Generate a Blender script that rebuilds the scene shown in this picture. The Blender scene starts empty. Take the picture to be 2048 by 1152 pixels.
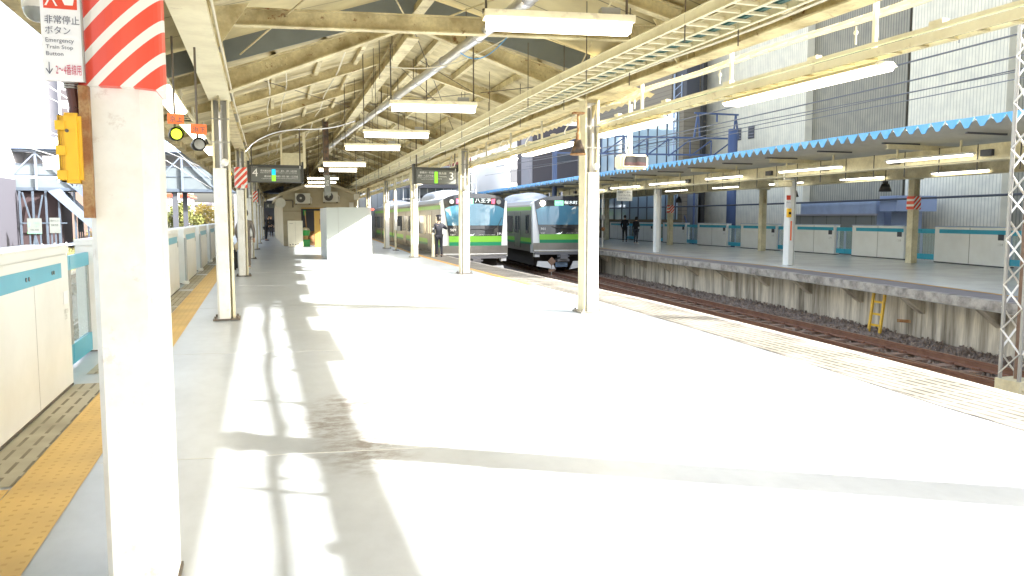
import bpy, math, random
from mathutils import Vector, Matrix
R=math.radians; rnd=random.Random(7)
sc=bpy.context.scene; COL=sc.collection
# ---------------- camera / world / sun / exposure ----------------
cam=bpy.data.objects.new('camera',bpy.data.cameras.new('camera')); COL.objects.link(cam)
cam.location=(0,0,1.6); cam.rotation_euler=(R(90-5.161),0,R(-18.011))
cam.data.lens=27.25; cam.data.sensor_width=36; cam.data.clip_end=3000; cam.data.clip_start=.05
sc.camera=cam
SX,SY,TE=.857,-.515,.536
elev=math.atan(TE)
w=bpy.data.worlds.new("World"); sc.world=w; w.use_nodes=True
nt=w.node_tree; sky=nt.nodes.new('ShaderNodeTexSky'); sky.sky_type='NISHITA'; sky.sun_disc=False
sky.sun_elevation=elev; sky.sun_rotation=math.atan2(SX,SY); sky.air_density=1.0; sky.dust_density=4.5; sky.ozone_density=.7
hs=nt.nodes.new('ShaderNodeHueSaturation'); hs.inputs['Saturation'].default_value=.62; nt.links.new(sky.outputs[0],hs.inputs['Color']); nt.links.new(hs.outputs[0],nt.nodes['Background'].inputs[0]); nt.nodes['Background'].inputs[1].default_value=.15
sl=bpy.data.lights.new('sun','SUN'); sl.energy=4.8; sl.angle=R(.55); sl.color=(1,.965,.90)
so=bpy.data.objects.new('sun',sl); COL.objects.link(so)
so.rotation_euler=Vector((SX*math.cos(elev),SY*math.cos(elev),math.sin(elev))).to_track_quat('Z','Y').to_euler()
sc.view_settings.view_transform='Standard'; sc.view_settings.look='None'
sc.view_settings.exposure=2.42; sc.view_settings.gamma=1
sc.cycles.max_bounces=8; sc.cycles.diffuse_bounces=5; sc.cycles.glossy_bounces=3
sc.cycles.use_denoising=True

# ---------------- materials ----------------
M={}
def mat(name,c,rough=.6,metal=0,dirt=None,dscale=3,damt=.4,stretch=(1,1,1),fine=0,bump=0,emit=0,rust=0,spec=.5,alpha=None,trans=0):
    m=bpy.data.materials.new(name); m.use_nodes=True; n=m.node_tree; b=n.nodes['Principled BSDF']
    b.inputs['Roughness'].default_value=rough; b.inputs['Metallic'].default_value=metal
    b.inputs['Specular IOR Level'].default_value=spec
    c4=(*c,1); b.inputs['Base Color'].default_value=c4
    if trans: b.inputs['Transmission Weight'].default_value=trans
    if alpha is not None: b.inputs['Alpha'].default_value=alpha
    if emit:
        b.inputs['Emission Color'].default_value=c4; b.inputs['Emission Strength'].default_value=emit
    if dirt or fine or rust or bump:
        tc=n.nodes.new('ShaderNodeTexCoord'); mp=n.nodes.new('ShaderNodeMapping'); mp.inputs['Scale'].default_value=stretch
        n.links.new(tc.outputs['Object'],mp.inputs[0]); last=None
        def mix(prev,fac,col):
            mx=n.nodes.new('ShaderNodeMix'); mx.data_type='RGBA'
            n.links.new(fac,mx.inputs[0])
            if prev: n.links.new(prev,mx.inputs[6])
            else: mx.inputs[6].default_value=c4
            mx.inputs[7].default_value=(*col,1); return mx.outputs[2]
        def noise(s,lo,hi,amt,det=6,rg=.6):
            nz=n.nodes.new('ShaderNodeTexNoise'); nz.inputs['Scale'].default_value=s; nz.inputs['Detail'].default_value=det; nz.inputs['Roughness'].default_value=rg
            n.links.new(mp.outputs[0],nz.inputs[0])
            mr=n.nodes.new('ShaderNodeMapRange'); mr.inputs[1].default_value=lo; mr.inputs[2].default_value=hi; mr.inputs[4].default_value=amt
            n.links.new(nz.outputs[0],mr.inputs[0]); return mr.outputs[0],nz
        if dirt:
            f,_=noise(dscale,.42,.68,damt); last=mix(last,f,dirt)
        if fine:
            f,_=noise(dscale*9,.4,.75,fine,3); last=mix(last,f,tuple(x*.45 for x in c))
        if rust:
            f,_=noise(dscale*2.3,.60,.66,rust,8,.7); last=mix(last,f,(.22,.09,.03))
        if last: n.links.new(last,b.inputs['Base Color'])
        if bump:
            f,nz=noise(dscale*12,0,1,1,4); bp=n.nodes.new('ShaderNodeBump'); bp.inputs['Strength'].default_value=bump; bp.inputs['Distance'].default_value=.02
            n.links.new(nz.outputs[0],bp.inputs['Height']); n.links.new(bp.outputs[0],b.inputs['Normal'])
    M[name]=m; return m
def stripes(name,base,c2,vec,scale,lo,hi,rough=.6,coord='Object',extra=None,dirt=None,damt=.3,bumpd=0):
    """base colour with stripes of c2 where the wave along vec*scale lies above lo"""
    m=mat(name,base,rough); n=m.node_tree; b=n.nodes['Principled BSDF']
    tc=n.nodes.new('ShaderNodeTexCoord')
    def band(v,s,l,h):
        d=n.nodes.new('ShaderNodeVectorMath'); d.operation='DOT_PRODUCT'; n.links.new(tc.outputs[coord],d.inputs[0]); d.inputs[1].default_value=v
        mu=n.nodes.new('ShaderNodeMath'); mu.operation='MULTIPLY'; n.links.new(d.outputs['Value'],mu.inputs[0]); mu.inputs[1].default_value=s
        fr=n.nodes.new('ShaderNodeMath'); fr.operation='FRACT'; n.links.new(mu.outputs[0],fr.inputs[0])
        g1=n.nodes.new('ShaderNodeMath'); g1.operation='GREATER_THAN'; n.links.new(fr.outputs[0],g1.inputs[0]); g1.inputs[1].default_value=l
        g2=n.nodes.new('ShaderNodeMath'); g2.operation='LESS_THAN'; n.links.new(fr.outputs[0],g2.inputs[0]); g2.inputs[1].default_value=h
        x=n.nodes.new('ShaderNodeMath'); x.operation='MULTIPLY'; n.links.new(g1.outputs[0],x.inputs[0]); n.links.new(g2.outputs[0],x.inputs[1]); return x.outputs[0]
    f=band(vec,scale,lo,hi)
    if extra:
        g=band(*extra); x=n.nodes.new('ShaderNodeMath'); x.operation='MULTIPLY'; n.links.new(f,x.inputs[0]); n.links.new(g,x.inputs[1]); f=x.outputs[0]
    mx=n.nodes.new('ShaderNodeMix'); mx.data_type='RGBA'; n.links.new(f,mx.inputs[0]); mx.inputs[6].default_value=(*base,1); mx.inputs[7].default_value=(*c2,1)
    out=mx.outputs[2]
    if dirt:
        nz=n.nodes.new('ShaderNodeTexNoise'); nz.inputs['Scale'].default_value=1.7; nz.inputs['Detail'].default_value=7; n.links.new(tc.outputs[coord],nz.inputs[0])
        mr=n.nodes.new('ShaderNodeMapRange'); mr.inputs[1].default_value=.4; mr.inputs[2].default_value=.7; mr.inputs[4].default_value=damt; n.links.new(nz.outputs[0],mr.inputs[0])
        m2=n.nodes.new('ShaderNodeMix'); m2.data_type='RGBA'; n.links.new(mr.outputs[0],m2.inputs[0]); n.links.new(out,m2.inputs[6]); m2.inputs[7].default_value=(*dirt,1); out=m2.outputs[2]
    n.links.new(out,b.inputs['Base Color'])
    if bumpd:
        bp=n.nodes.new('ShaderNodeBump'); bp.inputs['Strength'].default_value=.6; bp.inputs['Distance'].default_value=bumpd; n.links.new(f,bp.inputs['Height']); n.links.new(bp.outputs[0],b.inputs['Normal'])
    return m
CREAM=(.73,.64,.38)
mat('cream',CREAM,.55,dirt=(.30,.22,.09),dscale=2.6,damt=.8,fine=.35,rust=.9)
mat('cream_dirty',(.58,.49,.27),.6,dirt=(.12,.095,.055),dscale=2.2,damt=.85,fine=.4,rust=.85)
mat('cream_clean',(.80,.74,.52),.45,dirt=(.5,.42,.25),dscale=2,damt=.45,fine=.1,rust=.25)
mat('ceiling_sheet',(.70,.61,.36),.6,dirt=(.26,.21,.12),dscale=1.3,damt=.7,stretch=(1,3,1),fine=.25)
stripes('ceiling_panel',(.60,.51,.27),(.20,.17,.10),(0,1,0),1/1.1,.0,.03,.6,extra=None,dirt=(.3,.24,.13),damt=.5)
mat('slate',(.19,.21,.20),.6,dirt=(.12,.13,.13),dscale=2,damt=.4)
mat('white_paint',(.80,.80,.76),.4,dirt=(.55,.50,.40),dscale=4,damt=.35,fine=.06,rust=.2)
mat('white_panel',(.78,.80,.78),.35,dirt=(.62,.62,.58),dscale=1.5,damt=.3); mat('enclosure_panel',(.47,.51,.48),.35,dirt=(.42,.45,.42),dscale=1,damt=.4)
mat('door_white',(.76,.77,.74),.28,dirt=(.5,.5,.45),dscale=1.2,damt=.3)
mat('teal',(.03,.34,.50),.3,dirt=(.07,.42,.56),dscale=2,damt=.4)
mat('floor',(.43,.465,.50),.30,dirt=(.29,.315,.34),dscale=.9,damt=.6,fine=.16,stretch=(1,.6,1),bump=.04)
def add_stain(m):
    n=m.node_tree; b=n.nodes['Principled BSDF']; prev=b.inputs['Base Color'].links[0].from_socket; tc=n.nodes.new('ShaderNodeTexCoord'); fac=None
    for (cx,cy,rx,ry) in((.66,5.35,.42,.75),(.70,6.7,.42,.5),(.5,6.1,.3,.9)):
        mp=n.nodes.new('ShaderNodeMapping'); mp.vector_type='TEXTURE'; mp.inputs['Location'].default_value=(cx,cy,0); mp.inputs['Scale'].default_value=(rx,ry,1); n.links.new(tc.outputs['Object'],mp.inputs[0])
        g=n.nodes.new('ShaderNodeTexGradient'); g.gradient_type='SPHERICAL'; n.links.new(mp.outputs[0],g.inputs[0])
        if fac is None: fac=g.outputs[1]
        else:
            x=n.nodes.new('ShaderNodeMath'); x.operation='MAXIMUM'; n.links.new(fac,x.inputs[0]); n.links.new(g.outputs[1],x.inputs[1]); fac=x.outputs[0]
    nz=n.nodes.new('ShaderNodeTexNoise'); nz.inputs['Scale'].default_value=7; nz.inputs['Detail'].default_value=9; nz.inputs['Roughness'].default_value=.72; mp=n.nodes.new('ShaderNodeMapping'); mp.inputs['Scale'].default_value=(.8,1.25,1); n.links.new(tc.outputs['Object'],mp.inputs[0]); n.links.new(mp.outputs[0],nz.inputs[0])
    mr=n.nodes.new('ShaderNodeMapRange'); mr.inputs[1].default_value=.42; mr.inputs[2].default_value=.60; n.links.new(nz.outputs[0],mr.inputs[0])
    x=n.nodes.new('ShaderNodeMath'); x.operation='MULTIPLY'; n.links.new(fac,x.inputs[0]); n.links.new(mr.outputs[0],x.inputs[1]); y=n.nodes.new('ShaderNodeMath'); y.operation='MULTIPLY'; y.use_clamp=True; y.inputs[1].default_value=1.6; n.links.new(x.outputs[0],y.inputs[0])
    mx=n.nodes.new('ShaderNodeMix'); mx.data_type='RGBA'; n.links.new(y.outputs[0],mx.inputs[0]); n.links.new(prev,mx.inputs[6]); mx.inputs[7].default_value=(.17,.15,.14,1); n.links.new(mx.outputs[2],b.inputs['Base Color'])
add_stain(M['floor'])
mat('floor_far',(.70,.71,.69),.25,dirt=(.5,.51,.50),dscale=.8,damt=.6,fine=.1)
mat('stain',(.20,.185,.17),.5,dirt=(.42,.42,.41),dscale=5,damt=.95,stretch=(.6,1.6,1),fine=.6)
mat('concrete',(.70,.65,.54),.85,dirt=(.13,.11,.08),dscale=1.6,damt=.95,stretch=(1,2.4,.22),fine=.5,bump=.2)
mat('concrete_edge',(.46,.43,.38),.8,dirt=(.11,.10,.085),dscale=3,damt=.9,fine=.4,bump=.2)
mat('ballast',(.29,.235,.195),.9,dirt=(.14,.105,.085),dscale=2,damt=.8,fine=.9,bump=1)
mat('rail_rust',(.20,.105,.07),.55,dirt=(.12,.05,.03),dscale=4,damt=.6)
mat('rail_shine',(.34,.22,.16),.3,.8)
mat('sleeper',(.22,.15,.11),.85,dirt=(.14,.08,.05),dscale=4,damt=.7)
mat('steel_pipe',(.62,.62,.64),.3,.75,dirt=(.4,.38,.33),dscale=4,damt=.3)
mat('dark_metal',(.10,.09,.075),.5,dirt=(.2,.12,.06),dscale=8,damt=.4)
mat('grey_metal',(.36,.36,.34),.45,.2)
mat('rusty',(.30,.13,.05),.85,dirt=(.48,.34,.17),dscale=12,damt=.9,fine=.5)
mat('conduit_red',(.10,.035,.03),.5)
mat('yellow_box',(.85,.50,.02),.35,dirt=(.7,.4,.03),dscale=5,damt=.3)
mat('ink',(.10,.11,.16),.5); mat('ink_red',(.55,.05,.12),.5); mat('white_ink',(.85,.85,.82),.5)
mat('orange_sign',(.90,.20,.06),.5); mat('sign_dark',(.055,.058,.055),.35); mat('sign_face',(.145,.155,.145),.35)
mat('sign_white',(.82,.83,.86),.4); mat('sign_red',(.72,.07,.03),.4)
mat('cyan_mark',(.0,.45,.85),.4,emit=.25); mat('green_mark',(.22,.80,.03),.4,emit=.25)
mat('tube_light',(1,.93,.74),.4,emit=2.6); mat('tube_far',(1,.95,.80),.4,emit=1.6)
mat('lamp_yellow',(.75,1,.02),.4,emit=1.0); mat('lamp_orange',(1,.38,.01),.4,emit=.7); mat('lamp_red',(1,.05,.03),.4,emit=1.5); mat('lamp_warm',(1,.85,.6),.4,emit=4)
mat('glass_dark',(.02,.03,.035),.06,spec=.8); mat('glass_lens',(.25,.27,.26),.1,spec=.9)
mat('black',(.015,.015,.015),.5); mat('black_gloss',(.012,.012,.014),.12,spec=.7)
mat('glass_clear',(.45,.62,.62),.03,trans=0,alpha=.28,spec=.8)
mat('blue_tip',(.10,.38,.74),.5,dirt=(.26,.50,.74),dscale=3,damt=.4)
mat('far_sheet',(.58,.58,.52),.6,dirt=(.38,.38,.33),dscale=1,damt=.5)
mat('far_cream',(.70,.65,.45),.6,dirt=(.34,.30,.18),dscale=2,damt=.6,fine=.3)
mat('truss_blue',(.12,.15,.20),.5); mat('blue_steel',(.055,.09,.19),.5); mat('pale_blue',(.36,.45,.60),.5,dirt=(.25,.30,.42),dscale=2,damt=.5)
mat('stainless',(.26,.25,.23),.33,.5,dirt=(.17,.16,.14),dscale=2,damt=.35,stretch=(1,.3,1))
mat('train_white',(.80,.82,.82),.3); mat('train_grey',(.30,.31,.33),.4); mat('train_roof',(.46,.50,.55),.5,dirt=(.32,.34,.38),dscale=2,damt=.5)
mat('line_green',(.20,.52,.05),.35); mat('dark_green',(.01,.24,.11),.35)
mat('mask_black',(.025,.027,.032),.10,spec=.8); mat('windscreen',(.07,.20,.29),.03,spec=1.0)  # windscreen blue paints a sky reflection into the base colour
mat('led_red',(1,.08,.14),.4,emit=.5); mat('led_green',(.25,.75,.45),.4,emit=.2); mat('led_white',(.8,.9,.9),.4,emit=.3)
mat('underframe',(.03,.025,.022),.9); mat('bumper',(.17,.17,.18),.5)
mat('beige_wall',(.46,.40,.27),.8,dirt=(.30,.25,.16),dscale=1.2,damt=.6)
mat('ac_white',(.62,.60,.52),.5,dirt=(.5,.47,.38),dscale=3,damt=.3); mat('fan_dark',(.08,.075,.065),.5)
mat('locker',(.74,.70,.55),.5,dirt=(.6,.56,.42),dscale=2,damt=.3); mat('ochre',(.52,.32,.07),.5); mat('bucket_green',(.02,.27,.05),.4)
mat('wood',(.42,.26,.10),.6); mat('red_bag',(.35,.05,.04),.6)
mat('skin',(.52,.32,.22),.6); mat('navy',(.022,.024,.035),.8); mat('coat_grey',(.17,.15,.13),.85); mat('black_cloth',(.02,.02,.022),.85); mat('dark_jeans',(.05,.06,.08),.85); mat('hair',(.012,.01,.01),.5); mat('shoe',(.015,.015,.015),.3); mat('pale_shoe',(.6,.6,.58),.5)
mat('grass',(.16,.17,.06),.95,dirt=(.22,.17,.09),dscale=.6,damt=.9,fine=.6,bump=.5)
mat('ground',(.20,.18,.15),.95,dirt=(.12,.12,.08),dscale=.1,damt=.8,fine=.3)
mat('leaf',(.14,.15,.035),.8,dirt=(.05,.07,.02),dscale=.5,damt=.9); mat('leaf_gold',(.30,.24,.05),.8,dirt=(.14,.14,.03),dscale=.6,damt=.9); mat('leaf_dark',(.05,.055,.03),.8)
mat('bark',(.12,.09,.06),.9)
mat('bridge_roof',(.085,.11,.17),.6,dirt=(.13,.16,.23),dscale=.6,damt=.6); mat('bridge_panel',(.11,.135,.15),.6,dirt=(.08,.10,.12),dscale=.5,damt=.5); mat('bridge_steel',(.06,.08,.11),.5); mat('maroon',(.045,.028,.032),.8); mat('station_wall',(.045,.045,.06),.8)
mat('bldg_white',(.62,.62,.66),.7); mat('bldg_brick',(.17,.12,.10),.8,dirt=(.13,.09,.075),dscale=.4,damt=.5); mat('bldg_grey',(.30,.30,.34),.7); mat('bldg_purple',(.07,.063,.072),.7)
mat('bldg_cream',(.46,.45,.38),.7); mat('bldg_dark',(.06,.065,.08),.6); mat('bldg_blue',(.20,.30,.46),.6); mat('reddish',(.20,.06,.05),.7)
stripes('facade_light',(.72,.69,.56),(.50,.48,.39),(0,1,0),1/.17,.0,.22,.6,dirt=(.34,.34,.31),damt=.3,bumpd=.05)
stripes('facade_dark',(.30,.285,.22),(.16,.15,.115),(0,1,0),1/.17,.0,.3,.6,dirt=(.13,.13,.12),damt=.4,bumpd=.05)
stripes('facade_brick',(.20,.175,.13),(.14,.12,.09),(0,0,1),1/.3,.0,.15,.7)
stripes('facade_cool',(.20,.23,.26),(.13,.155,.18),(1,0,0),1/.5,.0,.15,.6)
stripes('fence_cool',(.17,.19,.19),(.10,.11,.12),(0,1,0),1/1.0,.0,.06,.5)
mat('curtain_glass',(.50,.66,.76),.05,spec=1.0,metal=.3)  # sky blue base colour stands in for sky mirrored in the glass
stripes('wrap',(.80,.78,.74),(.76,.085,.05),(.72,0,-.69),11.3,.0,.63,.35,coord='Object')
stripes('wrap_small',(.80,.78,.74),(.72,.09,.05),(.72,0,-.69),8,.0,.58,.35,coord='Object')
stripes('tactile_yellow',(.62,.42,.13),(.50,.31,.07),(1,0,0),1/.075,.30,.62,.6,extra=((0,1,0),1/.075,.3,.62),dirt=(.42,.27,.09),damt=.6,bumpd=.006)
stripes('tactile_grey',(.40,.37,.28),(.13,.11,.07),(1,0,0),1/.10,.38,.62,.6,extra=((0,1,0),1/.32,.12,.88),dirt=(.22,.20,.14),damt=.8,bumpd=.006)
stripes('edge_tile',(.155,.145,.115),(.02,.017,.012),(1,0,0),1/.115,.40,.72,.8,extra=((0,1,0),1/.30,.06,.94),dirt=(.25,.23,.21),damt=.6)
stripes('edge_far',(.25,.23,.24),(.15,.14,.14),(0,1,0),1/.3,.0,.08,.85,dirt=(.18,.17,.17),damt=.6)
mat('orange_line',(.52,.30,.07),.7,dirt=(.35,.22,.09),dscale=3,damt=.6)
mat('valance',(.50,.46,.33),.6); mat('cable_green',(.03,.10,.08),.5); mat('cable_white',(.7,.66,.52),.5); mat('wire',(.07,.08,.10),.5); mat('insulator',(.75,.76,.76),.2)
mat('skylamp',(.05,.04,.032),.5,dirt=(.25,.12,.05),dscale=10,damt=.6); mat('cream_box',(.72,.66,.46),.4,dirt=(.35,.22,.1),dscale=6,damt=.4,rust=.6)
mat('screen_dim',(.035,.01,.009),.8); mat('screen_black',(.008,.007,.007),.8); mat('ladder_yellow',(.70,.44,.04),.5,dirt=(.4,.25,.06),dscale=9,damt=.5)
mat('board_white',(.13,.145,.14),.5); mat('board_blue',(.10,.12,.17),.5); mat('poster',(.27,.30,.28),.5); mat('poster_green',(.12,.40,.18),.5); mat('sky_box',(.27,.34,.50),.5)

SPLIT={'branch_cable_','hanger','cross_beam','gusset_plate','clamp_box','hanger','haunch_plate','bracing_rod','sheet_clip','latch','bracket','post','window','mullion','strap','sensor','wheel','lens_guard','leg','eye','ear','louvre','pier','tubes','insulator','antenna','main_post','scuff_mark','far_platform_bracket_x','drooping','branch_cable_x','rung','guard_ring'}
# ---------------- mesh helpers ----------------
class MB:
    def __init__(s): s.v=[]; s.f=[]
    def add(s,vs,fs):
        o=len(s.v); s.v+= [tuple(v) for v in vs]; s.f+=[tuple(i+o for i in f) for f in fs]; return s
    def box(s,x0,x1,y0,y1,z0,z1):
        vs=[(x,y,z) for z in(z0,z1) for y in(y0,y1) for x in(x0,x1)]
        return s.add(vs,[(0,2,3,1),(4,5,7,6),(0,1,5,4),(2,6,7,3),(0,4,6,2),(1,3,7,5)])
    def sbox(s,x0,x1,y,t,z0,z1):   # transverse box that follows the skewed frames
        ya,yb=sk(y,x0),sk(y,x1)
        vs=[(x0,ya,z0),(x1,yb,z0),(x0,ya+t,z0),(x1,yb+t,z0),(x0,ya,z1),(x1,yb,z1),(x0,ya+t,z1),(x1,yb+t,z1)]
        return s.add(vs,[(0,2,3,1),(4,5,7,6),(0,1,5,4),(2,6,7,3),(0,4,6,2),(1,3,7,5)])
    def beam(s,p0,p1,w,h,up=(0,0,1),w1=None,h1=None):
        p0=Vector(p0);p1=Vector(p1);d=(p1-p0).normalized();u=Vector(up)
        if abs(d.dot(u))>.98: u=Vector((0,1,0)) if abs(d.y)<.9 else Vector((1,0,0))
        r=d.cross(u).normalized();u=r.cross(d).normalized(); w1=w if w1 is None else w1; h1=h if h1 is None else h1
        vs=[p+r*a*ww/2+u*b*hh/2 for p,ww,hh in((p0,w,h),(p1,w1,h1)) for b in(-1,1) for a in(-1,1)]
        return s.add(vs,[(0,1,3,2),(4,6,7,5),(0,4,5,1),(2,3,7,6),(0,2,6,4),(1,5,7,3)])
    def ibeam(s,p0,p1,h,w,t=.02,h1=None):  # p0,p1 on the bottom line
        h1=h if h1 is None else h1
        p0=Vector(p0);p1=Vector(p1);Z=Vector((0,0,1))
        s.beam(p0+Z*t/2,p1+Z*t/2,w,t); s.beam(p0+Z*(h-t/2),p1+Z*(h1-t/2),w,t)
        d=(p1-p0).normalized(); r=d.cross(Z).normalized()*t*.35
        a=[p0-r+Z*t,p0+r+Z*t,p0-r+Z*(h-t),p0+r+Z*(h-t)]; b=[p1-r+Z*t,p1+r+Z*t,p1-r+Z*(h1-t),p1+r+Z*(h1-t)]
        return s.add(a+b,[(0,1,3,2),(4,6,7,5),(0,4,5,1),(2,3,7,6),(0,2,6,4),(1,5,7,3)])
    def tube(s,p0,p1,r,n=8,r1=None,cap=True):
        p0=Vector(p0);p1=Vector(p1);d=(p1-p0)
        if d.length<1e-6: return s
        d.normalize();u=Vector((0,0,1)) if abs(d.z)<.9 else Vector((1,0,0)); a=d.cross(u).normalized();b=a.cross(d); r1=r if r1 is None else r1
        vs=[];
        for p,q in((p0,r),(p1,r1)):
            for i in range(n): t=2*math.pi*i/n; vs.append(p+a*math.cos(t)*q+b*math.sin(t)*q)
        fs=[(i,(i+1)%n,n+(i+1)%n,n+i) for i in range(n)]
        if cap: fs+= [tuple(range(n))[::-1],tuple(range(n,2*n))]
        return s.add(vs,fs)
    def path(s,pts,r,n=6):
        for a,b in zip(pts,pts[1:]): s.tube(a,b,r,n)
        return s
    def sphere(s,c,r,n=10,m=7,sz=1,half=0):
        vs=[];fs=[]
        t0=math.pi/2 if half else 0
        for j in range(m+1):
            t=t0+(math.pi-t0)*j/m
            for i in range(n): p=2*math.pi*i/n; vs.append((c[0]+r*math.sin(t)*math.cos(p),c[1]+r*math.sin(t)*math.sin(p),c[2]+r*sz*math.cos(t)))
        for j in range(m):
            for i in range(n): fs.append((j*n+i,j*n+(i+1)%n,(j+1)*n+(i+1)%n,(j+1)*n+i))
        return s.add(vs,fs)
    def prism(s,poly,o,ex,ey,ez,t):   # 2-D polygon in plane (ex,ey) at o, thickened t along ez
        o=Vector(o);ex=Vector(ex);ey=Vector(ey);ez=Vector(ez); n=len(poly)
        vs=[o+ex*a+ey*b for a,b in poly]+[o+ex*a+ey*b+ez*t for a,b in poly]
        return s.add(vs,[tuple(range(n))[::-1],tuple(range(n,2*n))]+[(i,(i+1)%n,n+(i+1)%n,n+i) for i in range(n)])
    def sweep(s,prof,xf,ys,closed=True):   # profile (dx,z) swept along Y, x from xf(y)
        n=len(prof);vs=[];fs=[]
        for y in ys:
            for dx,z in prof: vs.append((xf(y)+dx,y,z))
        k=n if closed else n-1
        for j in range(len(ys)-1):
            for i in range(k): a=j*n+i;b=j*n+(i+1)%n; fs.append((a,b,b+n,a+n))
        if closed: fs+=[tuple(range(n))[::-1],tuple(range((len(ys)-1)*n,len(ys)*n))]
        return s.add(vs,fs)
    def build(s,name,m,parent=None,smooth=False,bevel=0,fix=True):
        if name in SPLIT:
            pa=list(range(len(s.v)))
            def fd(i):
                while pa[i]!=i: pa[i]=pa[pa[i]]; i=pa[i]
                return i
            for f in s.f:
                for i in f[1:]: pa[fd(i)]=fd(f[0])
            gr={}
            for f in s.f: gr.setdefault(fd(f[0]),[]).append(f)
            if 1<len(gr)<=100:
                for fs in gr.values():
                    ids=sorted({i for f in fs for i in f}); mp={i:j for j,i in enumerate(ids)}
                    q=MB(); q.v=[s.v[i] for i in ids]; q.f=[tuple(mp[i] for i in f) for f in fs]; o=q._b(name,m,parent,smooth,bevel,fix)
                return o
        return s._b(name,m,parent,smooth,bevel,fix)
    def _b(s,name,m,parent,smooth,bevel,fix):
        me=bpy.data.meshes.new(name); me.from_pydata(s.v,[],s.f); me.materials.append(M[m] if isinstance(m,str) else m)
        if fix:
            import bmesh
            bm=bmesh.new(); bm.from_mesh(me); bmesh.ops.recalc_face_normals(bm,faces=bm.faces)
            if bevel: bmesh.ops.bevel(bm,geom=list(bm.edges),offset=bevel,segments=2,affect='EDGES',clamp_overlap=True)
            bm.to_mesh(me); bm.free()
        if smooth: me.polygons.foreach_set('use_smooth',[True]*len(me.polygons))
        o=bpy.data.objects.new(name,me); COL.objects.link(o)
        if parent: o.parent=parent
        return o
def B(name,m,parent,*box,bevel=0): return MB().box(*box).build(name,m,parent,bevel=bevel)
def tag(o,label=None,cat=None,group=None,kind=None):
    if label:o['label']=label
    if cat:o['category']=cat
    if group:o['group']=group
    if kind:o['kind']=kind
    return o
def thing(name,label,cat,loc=(0,0,0),group=None,rz=0):
    o=bpy.data.objects.new(name,None); o.empty_display_size=.2; COL.objects.link(o); o.location=loc; o.rotation_euler=(0,0,rz)
    return tag(o,label,cat,group)
def struct(o): o['kind']='structure'; return o
def dup(root,loc=None,rz=None,label=None,group=None):
    r=root.copy(); COL.objects.link(r)
    if loc is not None:r.location=loc
    if rz is not None:r.rotation_euler=(0,0,rz)
    if label:r['label']=label
    if group:r['group']=group
    for ch in root.children:
        c=ch.copy(); COL.objects.link(c); c.parent=r
        for g in ch.children:
            d=g.copy(); COL.objects.link(d); d.parent=c
    return r
def interp(pts):
    def f(y):
        if y<=pts[0][0]: a,b=pts[0],pts[1]
        elif y>=pts[-1][0]: a,b=pts[-2],pts[-1]
        else:
            for a,b in zip(pts,pts[1:]):
                if a[0]<=y<=b[0]: break
        return a[1]+(b[1]-a[1])*(y-a[0])/(b[0]-a[0])
    return f
def fr(a,b,st):
    o=[];x=a
    while x<b-1e-6: o.append(x); x+=st
    return o+[b]
def text(txt,parent,o,ex,ey,w,h,m,name='lettering',off=.003,keep=True):
    """text fitted into a w x h box whose lower-left corner is o, lying in plane (ex,ey)"""
    cu=bpy.data.curves.new('t','FONT'); cu.body=txt; cu.resolution_u=2
    ob=bpy.data.objects.new('t',cu); COL.objects.link(ob); dg=bpy.context.evaluated_depsgraph_get()
    me=bpy.data.meshes.new_from_object(ob.evaluated_get(dg)); bpy.data.objects.remove(ob)
    xs=[v.co.x for v in me.vertices]; ys=[v.co.y for v in me.vertices]
    if not xs: return None
    x0,x1,y0,y1=min(xs),max(xs),min(ys),max(ys); ex=Vector(ex);ey=Vector(ey);n=ex.cross(ey); o=Vector(o)
    sx=w/max(x1-x0,1e-5); sy=h/max(y1-y0,1e-5)
    for v in me.vertices: v.co=o+ex*((v.co.x-x0)*sx)+ey*((v.co.y-y0)*sy)+n*off
    me.materials.clear(); me.materials.append(M[m]); t=bpy.data.objects.new(name,me); COL.objects.link(t)
    if parent:t.parent=parent
    return t
EX,EY,EZ=Vector((1,0,0)),Vector((0,1,0)),Vector((0,0,1))
def sk(y,x): return y-.15*(x+.5)
SKX=Vector((1,-.15,0)).normalized()
xl=interp([(0,-.55),(15,-.52),(30,-.36),(45,-.15),(100,.8)])
xr=interp([(0,5.27),(12,5.3),(22,5.62),(33,6.07),(43,6.44),(100,8.5)])
edge=interp([(-12,5.6),(5,6.5),(7.6,6.8),(10,6.99),(13.5,7.22),(19,7.32),(24,7.40),(30,7.5),(35,7.72),(58,9.2),(110,12.6)])
fedge=interp([(-12,9.8),(5,12.4),(11,13.44),(16.2,14.4),(21.5,15.1),(32,15.75),(60,18.2),(110,22)])
trackR=interp([(-12,9.6),(0,10.75),(9.5,11.6),(17,12.3),(27,13.2),(35,13.95),(60,16.4),(110,20)])
trackL=interp([(4,10.95),(10,10.6),(17,9.9),(24,9.1),(32,8.95),(60,10.7),(110,14)])

# ================= SETTING =================
struct(MB().box(-900,900,-300,1500,-1.75,-1.45).build('ground','ground'))
ysP=fr(-12,110,2.0)
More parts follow.
